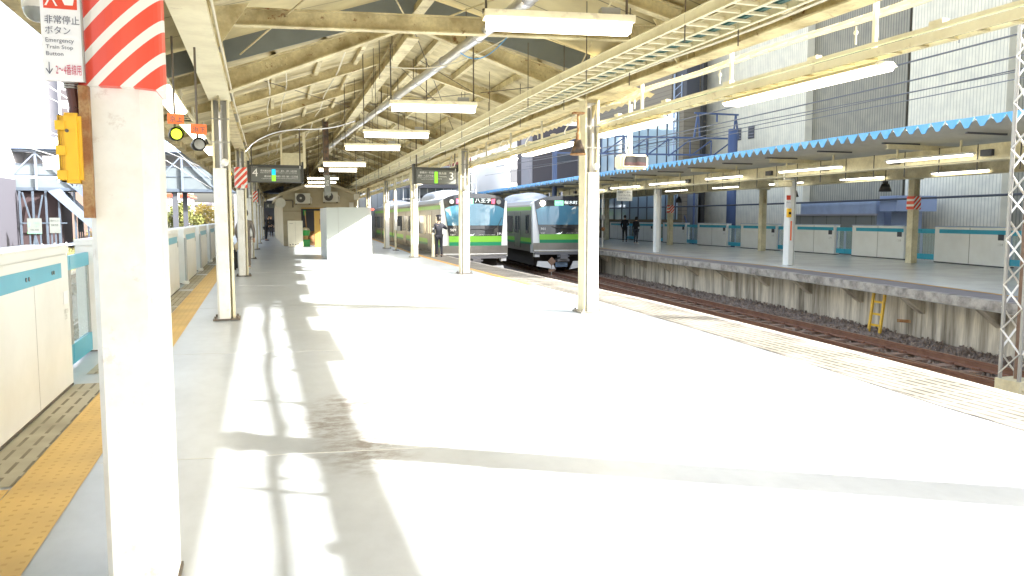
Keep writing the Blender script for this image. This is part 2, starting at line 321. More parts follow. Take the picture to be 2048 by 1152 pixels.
# our platform
def plat(x0f,x1f,name,m,z0,z1,ys=ysP):
    mb=MB();vs=[];fs=[]
    for y in ys:
        vs+=[(x0f(y),y,z0),(x1f(y),y,z0),(x1f(y),y,z1),(x0f(y),y,z1)]
    for j in range(len(ys)-1):
        for i in range(4): a=4*j+i;b=4*j+(i+1)%4; fs.append((a,b,b+4,a+4))
    fs+=[(3,2,1,0),tuple(4*(len(ys)-1)+i for i in range(4))]
    mb.add(vs,fs); return mb.build(name,m)
struct(plat(lambda y:-2.15,lambda y:edge(y)-.001,'platform','floor',-.25,0))
struct(plat(lambda y:-2.0,lambda y:edge(y)-.35,'platform_base','concrete',-1.44,-.251))
def strip(x0f,x1f,y0,y1,z,name,m,st=1.0):
    ys=fr(y0,y1,st); mb=MB(); vs=[];fs=[]
    for y in ys: vs+=[(x0f(y),y,z),(x1f(y),y,z)]
    for j in range(len(ys)-1): fs.append((2*j,2*j+1,2*j+3,2*j+2))
    return struct(mb.add(vs,fs).build(name,m,fix=False))
strip(lambda y:edge(y)-1.02,lambda y:edge(y)-.12,-12,110,.004,'platform_edge_tiles','edge_tile')
strip(lambda y:edge(y)-.12,lambda y:edge(y)+.0,-12,110,.005,'platform_coping','concrete_edge')
strip(lambda y:edge(y)-1.22,lambda y:edge(y)-1.03,17.5,110,.006,'warning_line','orange_line')
strip(lambda y:-1.44,lambda y:-1.06,-12,90,.004,'tactile_paving','tactile_yellow')
strip(lambda y:-1.73,lambda y:-1.445,-12,5.15,.0045,'tactile_paving','tactile_yellow')
for k in range(8):
    a=5.2+5*k if k else 5.2
    strip(lambda y:-1.73,lambda y:-1.445,a,a+3.1 if k else 8.3,.0045,'slotted_paving','tactile_grey')
    strip(lambda y:-1.73,lambda y:-1.445,a+3.6,a+4.9,.0046,'slotted_paving','tactile_grey')
# expansion joints and stain patches on the floor
for i,y in enumerate((5.45,9.7,14.6,19.4,24)):
    struct(MB().sbox(-1.05,edge(y)-1.1,y,.012,.001,.0035).build('floor_joint','floor_far'))
def blob(cx,cy,rx,ry,z,name,m,n=40):
    vs=[(cx,cy,z)]+[(cx+rx*math.cos(t)*(1+.22*math.sin(5*t+cx)+.15*math.sin(11*t)),cy+ry*math.sin(t)*(1+.2*math.sin(7*t)+.12*math.sin(3*t+1)),z) for t in[2*math.pi*i/n for i in range(n)]]
    return struct(MB().add(vs,[(0,i+1,(i+1)%n+1) for i in range(n)]).build(name,m,fix=False))
# far platform
struct(plat(fedge,lambda y:24.4+max(0,(y-30))*.07,'far_platform','floor_far',-.22,0))
struct(plat(lambda y:fedge(y)-.10,lambda y:fedge(y)+.12,'far_platform_coping','concrete_edge',-.19,.006))
struct(plat(lambda y:fedge(y)+.62,lambda y:24,'far_platform_wall','concrete',-1.44,-.22))
mb=MB()
for y in fr(-10,80,2.4):
    x=fedge(y); mb.add([(x+.05,y,-.23),(x+.62,y,-.23),(x+.62,y,-.62),(x+.05,y+.22,-.23),(x+.62,y+.22,-.23),(x+.62,y+.22,-.62)],[(0,1,2),(3,5,4),(0,2,5,3),(0,3,4,1),(1,4,5,2)])
struct(mb.build('far_platform_bracket','concrete'))
strip(lambda y:fedge(y)+.13,lambda y:fedge(y)+.95,-12,110,.004,'far_edge_tiles','edge_far')
strip(lambda y:fedge(y)+.96,lambda y:fedge(y)+1.12,-12,110,.005,'far_warning_line','orange_line')
# track beds
struct(plat(lambda y:edge(y)-.3,lambda y:fedge(y)+.65,'track_bed','ballast',-1.45,-1.2))
rn=random.Random(3)
def stones(xf0,xf1,y0,y1,z,n,name,m='ballast',sz=.035):
    mb=MB()
    for i in range(n):
        u=rn.random(); y=y0+(y1-y0)*u**1.6; x=xf0(y)+(xf1(y)-xf0(y))*rn.random(); s=sz*(.6+rn.random())
        vs=[(x+s*rn.uniform(-1,1),y+s*rn.uniform(-1,1),z-s*.4) for _ in range(3)]+[(x+s*rn.uniform(-.8,.8),y+s*rn.uniform(-.8,.8),z+s*rn.uniform(.5,1.1))for _ in range(2)]
        mb.add(vs,[(0,1,3),(1,2,4),(1,4,3),(2,0,4),(0,3,4),(0,2,1)])
    o=mb.build(name,m); return tag(o,'grey and brown ballast stones between the rails and the platform wall','ballast',kind='stuff')
stones(lambda y:edge(y)+.6,lambda y:fedge(y)+.6,5,34,-1.185,15000,'ballast_stones',sz=.05)
RP=[(-.07,0),(.07,0),(.07,.02),(.012,.035),(.012,.115),(.035,.125),(.035,.155),(-.035,.155),(-.035,.125),(-.012,.115),(-.012,.035),(-.07,.02)]
def track(cf,y0,y1,z,label,sleep=True):
    r=thing('railway_track',label,'track')
    for sgn in(-1,1):
        q=MB().sweep([(dx+sgn*.57,z+zz) for dx,zz in RP],cf,fr(y0,y1,1.5)).build('rail','rail_rust',r)
        MB().sweep([(dx+sgn*.57,z+zz) for dx,zz in((-.026,.1555),(.026,.1555),(.026,.159),(-.026,.159))],cf,fr(y0,y1,1.5)).build('running_surface','rail_shine',q)
    if sleep:
        mb=MB(); c2=MB()
        for y in fr(y0,y1,.62):
            x=cf(y); mb.box(x-1.05,x+1.05,y-.11,y+.11,z-.12,z-.002)
            for s_ in(-.57,.57):
                for q_ in(-.11,.11): c2.box(x+s_+q_-.035,x+s_+q_+.035,y-.06,y+.06,z,z+.045)
        o=mb.build('sleepers','sleeper',r); o['kind']='stuff'; o=c2.build('rail_clips','rail_rust',r); o['kind']='stuff'
    return r
track(trackR,-10,75,-1.12,'brown rusty railway track beside the far platform wall')
track(trackL,8,75,-1.13,'rusty railway track curving in under the left green train')
track(lambda y:-3.75,-10,120,-1.12,'railway track just outside the left platform screen doors')
track(lambda y:-7.6,-10,120,-1.12,'second railway track left of the platform, nearer the grass verge')
struct(plat(lambda y:-9.6,lambda y:-2.01,'track_bed','ballast',-1.45,-1.22))
struct(plat(lambda y:-40,lambda y:-9.61,'grass_bank','grass',-1.45,-.95))
o=MB()
rg=random.Random(5)
for i in range(9000):
    y=rg.uniform(18,75); x=rg.uniform(-22,-9.7); h=rg.uniform(.08,.3); a=rg.uniform(0,3.14); c,s_=math.cos(a)*.05,math.sin(a)*.05
    o.add([(x-c,y-s_,-.96),(x+c,y+s_,-.96),(x+rg.uniform(-.1,.1),y+rg.uniform(-.1,.1),-.95+h)],[(0,1,2)])
tag(o.build('grass_tufts','grass',fix=False),'dry green and brown grass on the verge beyond the tracks','grass',kind='stuff')

# ================= CANOPY OF OUR PLATFORM =================
can=thing('platform_canopy','old cream steel gabled canopy with riveted rafters over the middle platform','canopy')
FR=[3.4+9.6*k for k in range(-1,10)]
def low(x,y,off=0):   # underside of the low roof
    a,b=xl(y),xr(y); m_=(a+b)/2; top=3.92+.31*(m_-a)
    return top-.31*abs(x-m_)+off
Y0=12.9
def roofsheet(y0,y1,st,xs_f,zf,amp,name,m,per,thick=.012):
    ys=fr(y0,y1,st); vs=[];fs=[];n=None
    for y in ys:
        xs=xs_f(y); n=len(xs); wv=amp*(abs(((y/per)%1)*2-1)*2-1)
        for x in xs: vs.append((x,sk(y,x),zf(x,y)+wv))
    for j in range(len(ys)-1):
        for i in range(n-1): a=j*n+i; fs.append((a,a+1,a+n+1,a+n))
    return MB().add(vs,fs).build(name,m,can,fix=False)
def lowxs(y):
    a,b=xl(y),xr(y); m_=(a+b)/2; return [a-1.42,a-.7,a,(a+m_)/2,m_,(b+m_)/2,b,b+.45,b+1.05]
roofsheet(Y0,98,.075,lowxs,lambda x,y:low(x,y,.06),.02,'roof_sheet','ceiling_sheet',.30)
def raised(x,y=0,off=0):
    return 5.14-.3*abs(x-2.37)+off
Y1=12.75
def topxs(y): return [-2.0,-1.2,-.5,1,2.37,3.7,5.0,5.62]
vs=[]
roofsheet(-12,Y1+.35,.55,topxs,lambda x,y:raised(x,0,.03),.0,'raised_roof_panel','ceiling_panel',1.1)
# fascia of the raised roof on the girder, and gable infill at the step
for (xa,za) in((5.40,3.96),(-.62,3.96)):
    b=MB(); b.box(xa-.02,xa+.02,-12,Y1-.85 if xa>0 else Y1,za,raised(xa,0,.02)); b.build('fascia_panel','slate' if xa<0 else 'cream_dirty',can)
b=MB()
pts=[(-1.95,3.50),(-.5,3.94),(2.37,4.80),(5.25,3.94),(5.25,4.27),(2.37,5.13),(-.5,4.27),(-1.95,3.84)]
vs=[(x,sk(Y1+.1,x),z) for x,z in pts]+[(x,sk(Y1+.1,x)+.04,z) for x,z in pts]
b.add(vs,[(0,1,6,7),(1,2,5,6),(2,3,4,5),(15,14,9,8),(14,13,10,9),(13,12,11,10)]+[(i,(i+1)%8,8+(i+1)%8,8+i) for i in range(8)]).build('gable_panel','slate',can)
# girders
def gird(xf,y0,y1,z0,z1,name='eave_girder'):
    b=MB(); t=.02
    ys=fr(y0,y1,3.2)
    b.sweep([(-.13,z0),(.13,z0),(.13,z0+t),(-.13,z0+t)],xf,ys); b.sweep([(-.13,z1-t),(.13,z1-t),(.13,z1),(-.13,z1)],xf,ys)
    b.sweep([(-.01,z0+t),(.01,z0+t),(.01,z1-t),(-.01,z1-t)],xf,ys)
    for y in fr(y0+1.6,y1,3.2): 
        for s_ in(-.115,.012): b.box(xf(y)+s_,xf(y)+s_+.103,y-.008,y+.008,z0+t,z1-t)
    return b.build(name,'cream',can)
gird(xl,-12,98,3.45,3.93); gird(xr,-12,98,3.56,3.98)
# haunches at columns
b=MB()
for Y in FR:
    for xf,yy in((xl,Y),(xr,sk(Y,5.3))):
        for s_ in(-1,1):
            x=xf(yy); b.add([(x-.012,yy+s_*.12,3.45),(x+.012,yy+s_*.12,3.45),(x-.012,yy+s_*.12,3.22),(x+.012,yy+s_*.12,3.22),(x-.012,yy+s_*(.75 if xf is xl else .3),3.45),(x+.012,yy+s_*(.75 if xf is xl else .3),3.45)],[(0,2,4),(1,5,3),(0,1,3,2),(2,3,5,4),(0,4,5,1)])
b.build('haunch_plate','cream_dirty',can)
# rafters
k=0
for Y in fr(Y0,95,3.2):
    main=any(abs(Y-f)<.3 for f in FR); Yr=Y if not main else min(FR,key=lambda f:abs(f-Y))
    a,b_=xl(Y),xr(Y); m_=(a+b_)/2
    for s_,x0 in((1,a),(-1,b_)):
        p0=(x0+s_*.13,sk(Yr,x0),low(x0,Y)-(.38 if main else .2)); p1=(m_-s_*.06,sk(Yr,m_),low(m_,Y)-(.22 if main else .2))
        q=MB()
        if main:
            q.ibeam(p0,p1,.34,.18,.022,h1=.2)
            for i in range(6):
                for r_ in range(3): 
                    xx=x0+s_*(.62+.075*i); q.sphere((xx,sk(Yr,xx)-.02,low(xx,Y)-.34+.1*r_),.016,6,4)
        else: q.ibeam(p0,p1,.19,.12,.016)
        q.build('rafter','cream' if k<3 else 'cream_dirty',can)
        # left overhang rafter
        if s_==1: MB().ibeam((a-1.38,sk(Yr,a-1.4),low(a-1.4,Y)-.13),(a-.13,sk(Yr,a),low(a,Y)-.24),.12,.1,.014,h1=.2).build('eave_rafter','cream_dirty',can)
    k+=1
# raised rafters + tie beam
for Y in (-2.9,.3,3.4,6.6,9.9):
    for s_,x0 in((1,-.45),(-1,5.22)):
        MB().ibeam((x0,sk(Y,x0),raised(x0)-.22),(2.37-s_*.06,sk(Y,2.37),raised(2.37)-.22),.2,.14,.018).build('raised_rafter','cream',can)
    g=MB()
    for x0,s_ in((-.42,1),(5.2,-1)):
        y=sk(Y,x0); g.add([(x0,y-.01,3.55),(x0,y+.01,3.55),(x0,y-.01,4.05),(x0,y+.01,4.05),(x0+s_*.38,y-.01,4.12),(x0+s_*.38,y+.01,4.12)],[(0,4,2),(1,3,5),(0,1,5,4),(0,2,3,1),(2,4,5,3)])
    g.build('gusset_plate','cream',can)
for Y in (10.6,4.3,-2):
    MB().ibeam((-.45,sk(Y,-.45),4.0),(5.2,sk(Y,5.2),4.0),.22,.13,.018).build('tie_beam','cream',can)
for Y in (8.2,):
    MB().ibeam((-.45,sk(Y,-.45),4.3),(5.2,sk(Y,5.2),4.3),.15,.1,.015).build('tie_beam','cream',can)
# ridge beam
rid=lambda y:(xl(y)+xr(y))/2
MB().sweep([(-.1,4.42),(.1,4.42),(.1,4.445),(.012,4.445),(.012,4.66),(.1,4.66),(.1,4.68),(-.1,4.68),(-.1,4.66),(-.012,4.66),(-.012,4.445),(-.1,4.445)],rid,fr(Y0-.5,96,3)).build('ridge_beam','cream',can)
MB().sweep([(-.08,4.68),(.08,4.68),(.08,4.70),(.012,4.70),(.012,4.88),(-.012,4.88),(-.012,4.70),(-.08,4.70)],rid,fr(-12,Y1-.5,3)).build('ridge_beam','cream',can)
# purlins
for t in(.28,.55,.80):
    for sgn in(0,1):
        f=(lambda y,t=t,sgn=sgn: xl(y)+(rid(y)-xl(y))*t if not sgn else xr(y)-(xr(y)-rid(y))*t)
        b=MB(); ys=fr(Y0+.25,96,3.2); vs=[];fs=[]
        for y in ys:
            x=f(y); z=low(x,y)-.07; vs+=[(x-.035,sk(y,x),z),(x+.035,sk(y,x),z),(x+.035,sk(y,x),z+.1),(x-.035,sk(y,x),z+.1)]
        for j in range(len(ys)-1):
            for i in range(4): a=4*j+i;c=4*j+(i+1)%4; fs.append((a,c,c+4,a+4))
        b.add(vs,fs).build('purlin','cream',can)
# bracing rods + hangers
b=MB(); rb=random.Random(11)
for i,Y in enumerate(FR[2:9]):
    a=Y; c=Y+9.6
    for (xa,ya,xb,yb) in((xl(a)+.2,a,rid(c),c),(xr(a)-.2,a-.8,rid(c),c-.4),(rid(a),a-.4,xr(c)-.2,c-.8)):
        b.tube((xa,ya,low(xa,ya)-.12),(xb,yb,low(xb,yb)-.16),.008,5)
b.build('bracing_rod','dark_metal',can)
b=MB()
for (u0,y0,u1,y1) in ((-.3,3.5,2.3,12),(5.1,2.6,2.3,12),(2.4,3,-.2,12.6),(2.4,3,5,11.8)):
    b.tube((u0,y0,4.2+.25*(u0>0 and u0<3)),(u1,y1,4.45 if 1<u1<3 else 4.05),.012,6)
b.build('bracing_rod','cream',can)
b=MB()
for i in range(90):
    y=13+ (i%45)*1.3+rb.random()*.8; x=rid(y)+rb.choice((.35,.55,.9,1.25,1.7,2.0,-.15,-.4))+rb.uniform(-.1,.1)
    z1=low(x,y)-.05; b.tube((x,y,z1-rb.choice((.5,.8,1.1,1.25))*.9),(x,y,z1),.006,4)
for i in range(26):
    y=13.5+i*2.1; x=rid(y)+.3; x2=x+rb.uniform(.8,1.9); b.tube((x,y,low(x,y)-rb.uniform(.1,.5)),(x2,y+rb.uniform(-.6,1.2),low(x2,y)-rb.uniform(.1,.7)),.007,4)
b.build('hanger_rods','dark_metal',can)['kind']='stuff'
# left eave gutter and right eave gutter
MB().sweep([(-1.52,3.38),(-1.36,3.38),(-1.36,3.53),(-1.38,3.53),(-1.38,3.40),(-1.50,3.40),(-1.50,3.53),(-1.52,3.53)],xl,fr(Y0,98,4)).build('gutter','cream_dirty',can)

MB().box(-2.02,-1.88,-12,12.7,3.42,3.86).build('gutter','cream_dirty',can)
# boxed lining under the left girder (sheet cover seen from the platform)
MB().sweep([(-.16,3.40),(.16,3.40),(.16,3.448),(-.16,3.448)],xl,fr(-12,13.0,2)).build('girder_cover','cream_clean',can)
# wavy downpipe/cable bundle below right girder
def wave(y): 
    t=((y-2.6)%9.45)/9.45
    return 3.44-.05*math.exp(-((t-.0)/.04)**2)-.05*math.exp(-((t-1)/.04)**2)-.012*math.sin(t*6.28*3)
cb=thing('cable_bundle','thick cream wavy cable bundle slung under the right eave girder','cables')
MB().path([(xr(y)+.55,y,wave(y)+.17) for y in fr(-4,60,.35)],.036,8).build('main_sheath','cream_clean',cb,smooth=True)
MB().path([(xr(y)+.45,y,wave(y+.5)+.11) for y in fr(-4,60,.35)],.022,6).build('thin_sheath','cable_white',cb,smooth=True)
for i,y in enumerate(fr(12.6,40,2.35)):
    b=MB()
    for q in range(7):
        t0,t1=q/7,(q+1)/7; f=lambda t:(xr(y)-.05-.1*math.sin(t*3.14),y+t*.5,3.40-.30*t-.1*math.sin(t*3.14)*1.0)
        b.tube(f(t0),f(t1),.012,5)
    b.build('branch_cable','cable_white',cb)

cc=thing('ceiling_conduits','thin pale conduits and junction boxes fixed along the rafters and girders','conduits')
for dx,dz,rr_ in((.75,-.16,.012),(1.05,-.15,.010),(2.0,-.13,.014)):
    MB().path([(xl(y)+dx+.03*math.sin(y*1.3),y,low(xl(y)+dx,y)+dz-.05*abs(math.sin(y*.98))) for y in fr(13,70,1.1)],rr_,5).build('conduit','cable_white',cc)
MB().path([(xr(y)-.32,y,3.62-.05*abs(math.sin(y*.66))) for y in fr(-2,70,1.1)],.016,6).build('conduit','cable_white',cc)
MB().path([(xl(y)+.17,y,3.60-.03*abs(math.sin(y*.8))) for y in fr(-2,70,1.1)],.014,6).build('conduit','cable_white',cc)
for y in (6.7,9.2,13.4,16.5,22.9,29.2):
    B('junction_box','cream_clean',cc,xr(y)-.19,xr(y)-.03,y,y+.16,3.66,3.84,bevel=.008)
    B('junction_box','grey_metal',cc,xl(y)+.04,xl(y)+.16,y+1,y+1.14,3.62,3.78,bevel=.008)

# ---------------- columns ----------------
def column(y,side,label,wrap=0,cover=2.35,big=False):
    xf=xl if side=='L' else xr; yy=y if side=='L' else sk(y,5.3); x=xf(yy)
    r=thing('canopy_column',label,'column',(x,yy,0),'cream steel columns holding up the middle platform canopy')
    b=MB(); h=3.45 if side=='L' else 3.56; w_,d_=.25,.26
    b.box(-w_/2,-w_/2+.03,-d_/2,d_/2,0.01,h); b.box(w_/2-.03,w_/2,-d_/2,d_/2,.01,h); b.box(-w_/2+.03,w_/2-.03,-.012,.012,.01,h)
    b.build('shaft','cream_clean',r)
    MB().box(-w_/2+.033,w_/2-.033,-.06,-.013,cover,h-.05).build('web_panel','grey_metal',r)
    if side=='L': c=MB().prism([(-.128,-.15),(-.10,-.175),(.05,-.175),(.065,-.15),(.065,-.0135),(-.128,-.0135)],(0,0,0),EX,EY,EZ,cover); cm='white_paint'
    else: c=MB().prism([(-.075,-.150),(-.06,-.165),(.10,-.165),(.129,-.14),(.129,-.0135),(-.075,-.0135)],(0,0,0),EX,EY,EZ,cover); cm='white_paint'
    for v in range(len(c.v)): c.v[v]=(c.v[v][0],c.v[v][1],c.v[v][2]+.012)
    c.build('cover_plate',cm,r)
    b=MB().box(-.2,.2,-.2,.2,.004,.03)
    for a in(-.16,.16):
        for c_ in(-.16,.16): b.tube((a,c_,.03),(a,c_,.065),.018,6)
    b.build('base_plate','dark_metal' if side=='L' else 'concrete_edge',r)
    MB().path([(.0,-.10,h-.12),(-.0,-.10,2.6),(.0,-.10,cover)],.035,8).build('downpipe','steel_pipe',r)
    q=MB(); q.sphere((.05,-.2,2.45),.06,8,6); q.build('junction_knob','white_paint',r)
    b=MB()
    for z in(2.75,3.1): b.box(-w_/2-.006,w_/2+.006,-d_/2-.05,-d_/2-.044,z,z+.02)
    b.build('strap','grey_metal',r)
    if wrap:
        n=14; pr=[(-.165,.10)]+[(-.165*math.cos(math.pi*i/n),-.10-.12*math.sin(math.pi*i/n)) for i in range(n+1)]+[(.165,.10)]
        MB().prism(pr,(0,0,wrap),EX,EY,EZ,.55).build('striped_wrap','wrap_small',r)
    return r
names=['first','second','third','fourth','fifth','sixth','seventh','eighth']
Llab={1:'cream column with white cover plate at the left, nearest after the big foreground pillar',2:'left cream column with a red striped band, in front of the grey-coated person',3:'plain left column just behind the platform 4 sign',4:'slim left column with a small red striped band beyond the platform 4 sign',5:'distant left column near the dark waiting people',6:'left column deep in the dark end of the canopy',7:'last faint left column in the dark end of the canopy'}
for k_ in range(1,8): column(3.4+9.6*k_,'L',Llab[k_],wrap=2.42 if k_ in(2,4) else 0)
Rlab={1:'tall sunlit column at the platform edge right of the trains, nearest on the right',2:'sunlit column in front of the left train face',3:'sunlit column left of the uniformed train worker',4:'sunlit column beside the white enclosure',5:'right column behind the white enclosure',6:'far right column beyond the hut corner'}
for k_ in range(1,7): column(3.4+9.6*k_,'R',Rlab[k_],wrap=0)
column(3.4,'R','column just out of view at the right whose shadow crosses the floor')
# slender pole
r=thing('speaker_pole','slender pole with a white cover and grey box between two sunlit columns','pole',(6.4,38.3,0))
MB().tube((0,0,.01),(0,0,3.6),.05,10).build('shaft','cream_clean',r); MB().tube((0,-.02,1.0),(0,-.02,2.9),.075,10).build('cover','white_paint',r); B('switch_box','grey_metal',r,.06,.22,-.1,.05,.95,1.2); B('base_plate','dark_metal',r,-.14,.14,-.14,.14,.004,.03)

# big foreground pillar
bp=thing('pillar','big white boxed pillar in the left foreground with a red and white striped wrap','pillar',(-.52,3.62,0))
c=[(-.125,-.10),(-.10,-.135),(.075,-.135),(.135,-.10),(.135,.13),(-.125,.13)]
MB().prism(c,(0,0,.005),EX,EY,EZ,3.44).build('casing','white_paint',bp)
n=20; pr=[(-.15,.15)]+[(-.172*math.cos(math.pi*i/n),-.06-.135*math.sin(math.pi*i/n)) for i in range(n+1)]+[(.15,.15)]
MB().prism(pr,(.0,0,2.115),EX,EY,EZ,.62).build('striped_wrap','wrap',bp)
b=MB(); b.box(-.135,.145,-.13,.14,.003,.02); b.build('base_plate','dark_metal',bp)
MB().box(-.135,-.10,-.185,-.14,1.60,2.113).build('rusty_bracket','rusty',bp)
# emergency box + sign (mounted on pillar but lift off)
eb=thing('emergency_button_box','yellow plastic button box with latches hanging beside the big pillar','button box',(-.682,3.46,.03))
B('housing','yellow_box',eb,-.035,.035,-.05,.09,1.705,1.975,bevel=.012)
B('lid','yellow_box',eb,-.047,-.0355,-.045,.085,1.71,1.97,bevel=.006)
b=MB()
for z in(1.735,1.83,1.925): b.box(-.052,-.018,-.056,-.05,z-.018,z+.018)
b.build('latch','yellow_box',eb)
MB().tube((-.012,-.052,1.905),(-.012,-.054,1.905),.007,10).build('screw','dark_metal',eb)
MB().path([(.0,.02,1.97),(.005,.02,2.0),(-.002,.02,2.06),(-.005,.02,2.14)],.020,10).build('conduit','conduit_red',eb)
b=MB()
for i in range(7): b.tube((-.005,.02,2.075+.009*i),(-.005,.02,2.080+.009*i),.027,10)
b.build('conduit_ribs','grey_metal',eb)
es=thing('emergency_sign','white emergency train stop button sign with a red pictogram beside the striped wrap','sign',(-.69,3.44,0))
B('panel','sign_white',es,-.078,.058,-.012,.004,2.125,2.62)
B('edge_trim','grey_metal',es,.0585,.0635,-.015,.008,2.125,2.62)
o_=Vector((-.083,-.0125,0))
B('pictogram_panel','sign_red',es,-.066,.048,-.0135,-.0123,2.395,2.515)
def T(t,x,z,w_,h_,m,p=es,y=-.0128,**k): return text(t,p,(x,y,z),EX,EZ,w_,h_,m,**k)
T('非常停止',-.064,2.338,.118,.032,'ink'); T('ボタン',-.064,2.300,.086,.029,'ink'); T('Emergency',-.064,2.264,.096,.021,'ink'); T('Train Stop',-.064,2.240,.092,.019,'ink'); T('Button',-.064,2.219,.058,.015,'ink')
T('↓',-.068,2.148,.024,.046,'ink'); T('2～4番線用',-.034,2.148,.087,.040,'ink_red')
# pictogram: train and pointing hand
b=MB(); yy=-.0152
def pp(poly): b.prism([(a,c_) for a,c_ in poly],(0,yy,0),EX,EZ,EY,.0012)
pp([(-.058,2.43),(-.022,2.43),(-.022,2.51),(-.058,2.51)]); pp([(-.062,2.405),(-.055,2.405),(-.044,2.428),(-.050,2.428)]); pp([(-.018,2.405),(-.025,2.405),(-.036,2.428),(-.030,2.428)])
b.build('pictogram','white_ink',es)
b=MB(); yy=-.0168; pp([(-.053,2.472),(-.027,2.472),(-.027,2.496),(-.053,2.496)]); pp([(-.054,2.44),(-.047,2.44),(-.047,2.448),(-.054,2.448)]); pp([(-.033,2.44),(-.026,2.44),(-.026,2.448),(-.033,2.448)]); b.build('pictogram','sign_red',es)
b=MB(); yy=-.0152; pp([(.006,2.410),(.034,2.410),(.040,2.440),(.040,2.457),(.018,2.465),(.016,2.505),(.006,2.505),(.006,2.45),(-.006,2.460),(-.010,2.450)]); b.build('pictogram','white_ink',es)
# dome camera
dc=thing('dome_camera','white dome camera hanging above the screen doors at the top left','camera',(-1.36,6.0,2.98))
MB().tube((0,0,0),(0,0,.11),.09,18).build('housing','white_paint',dc,smooth=True); MB().sphere((0,0,0),.085,16,8,1,half=1).build('dome','glass_lens',dc,smooth=True); MB().tube((0,0,.11),(0,0,1.0),.02,8).build('hanger','white_paint',dc)

# ---------------- fluorescent lights ----------------
def cross_light(y,xc,label,L=1.26,z=3.22):
    r=thing('fluorescent_light',label,'light',(xc,y,z),'fluorescent lights hung across the middle platform',rz=-math.atan(.15))
    b=MB().prism([(-.10,.055 if y<30 else .03),(.10,.055 if y<30 else .03),(.085,.0),(-.085,0)],(-L/2,0,0),EY,EZ,EX,L).build('housing','cream_clean',r)
    MB().prism([(-.09,-.002),(.09,-.002),(.078,-.06),(.055,-.085),(-.055,-.085),(-.078,-.06)] if y<30 else [(-.09,-.002),(.09,-.002),(.06,-.06),(-.06,-.06)],(-L/2+.03,0,0),EY,EZ,EX,L-.06).build('diffuser','tube_light',r,smooth=False)
    B('ballast_box','grey_metal',r,L/2-.28,L/2-.12,-.05,.05,.0555,.12)
    b=MB()
    for x in(-L/2+.02,L/2-.05):
        b.tube((x,0,.05),(x,0,low(2.5,max(y,13))-z-.1 if y>12 else .85),.011,6); b.box(x-.03,x+.03,-.02,.02,.045,.075)
    b.build('hanger','dark_metal',r); return r
CL=[(6.15,2.41,'largest fluorescent light hanging near the top of the photo, closest to the camera'),(11.2,2.45,'second fluorescent light, hung below the silver pipe'),(15.0,2.55,'third fluorescent light beyond the silver pipe joint'),(17.9,2.5,'fourth fluorescent light, just above and left of the third'),(23.7,2.47,'fluorescent light right of the dark hanging post top'),(26.5,2.54,'fluorescent light crossing behind the dark hanging post'),(32.5,2.51,'small fluorescent light, upper of the three above the hut gable'),(36,2.74,'small fluorescent light, middle of the three above the hut gable'),(40.3,2.85,'small fluorescent light, lowest, over the hut gable wall')]
for y,x,l in CL: cross_light(y,x,l)
# rail, tray and long lights along the edges
def rail_tray(xf,y0,y1,z,label,lights,glabel,glist):
    r=thing('cable_tray',label,'cable tray')
    MB().sweep([(-.09,z+.10),(-.04,z+.10),(-.04,z+.135),(-.09,z+.135)],xf,fr(y0,y1,4)).build('conduit_duct','cream_clean',r)
    MB().sweep([(.07,z),(.082,z),(.082,z+.08),(.07,z+.08)],xf,fr(y0,y1,4)).build('side_rail','cream_clean',r)
    MB().sweep([(-.09,z),(-.075,z),(-.075,z+.08),(-.09,z+.08)],xf,fr(y0,y1,4)).build('side_rail','cream_clean',r)
    b=MB()
    for y in fr(y0,min(y1,50),.3): b.box(xf(y)-.075,xf(y)+.07,y-.018,y+.018,z+.004,z+.022)
    o=b.build('rungs','cream',r); o['kind']='stuff'
    MB().sweep([(-.07,z+.026),(.03,z+.026),(.03,z+.05),(-.07,z+.05)],xf,fr(y0,y1,4)).build('cables','cable_green',r)
    b=MB()
    for y in fr(y0+1,min(y1,60),2.35): b.tube((xf(y),y,z+.09),(xf(y),y,3.62),.026,8); b.tube((xf(y),y+.25,z+.19),(xf(y),y+.25,3.45),.009,6); b.sphere((xf(y),y+.25,z+.3),.025,6,4)
    b.build('hanger','cable_white',r)
    b=MB(); rr=random.Random(2)
    for y in fr(y0+1,min(y1,45),1.55): b.box(xf(y)-.09,xf(y)-.02,y,y+.14,z+.136,z+.17)
    b.build('clamp_box','cream_clean',r)
    for i,(a,c_) in enumerate(lights):
        L=thing('tube_light',glist[i] if i<len(glist) else glabel,'light',(xf((a+c_)/2),(a+c_)/2,z-(.04 if xf(0)>0 else 0)),'tube lights in line along '+('the right eave' if xf(0)>0 else 'the left eave'))
        dx=xf(c_)-xf(a); m_=(c_-a)/2
        MB().prism([(-.085,-.004),(.085,-.004),(.14,-.05),(-.14,-.05)],(0,-m_,0),EX,EZ,EY,2*m_).build('housing','cream_clean',L)
        MB().prism([(-.125,-.0515),(.125,-.0515),(.10,-.085),(-.10,-.085)],(0,-m_+.02,0),EX,EZ,EY,2*m_-.04).build('tubes','tube_light',L)
        L.rotation_euler=(0,0,-math.atan2(dx,c_-a))
    return r
xrt=lambda y:xr(y)+.27
ord_=['nearest','second','third','fourth','fifth','sixth','seventh']
rail_tray(xrt,-2,95,3.09,'cream cable tray with a shiny duct running along the right platform eave',
   [(5.9,8.4),(10.0,12.3),(13.8,16.5),(17.6,20.2),(21.5,24),(25.4,27.9),(29.3,31.8)],'x',
   ['very bright long tube light under the right eave, above the big grey facade','bright tube light right of the tallest sunlit column, over the hanging monitor','bright tube light left of the bell shaped lamp','bright tube light above the dark shop awning','small tube light just right of the platform 3 sign','small tube light left of the platform 3 sign','smallest tube light in the right eave row, above the train roofs'])
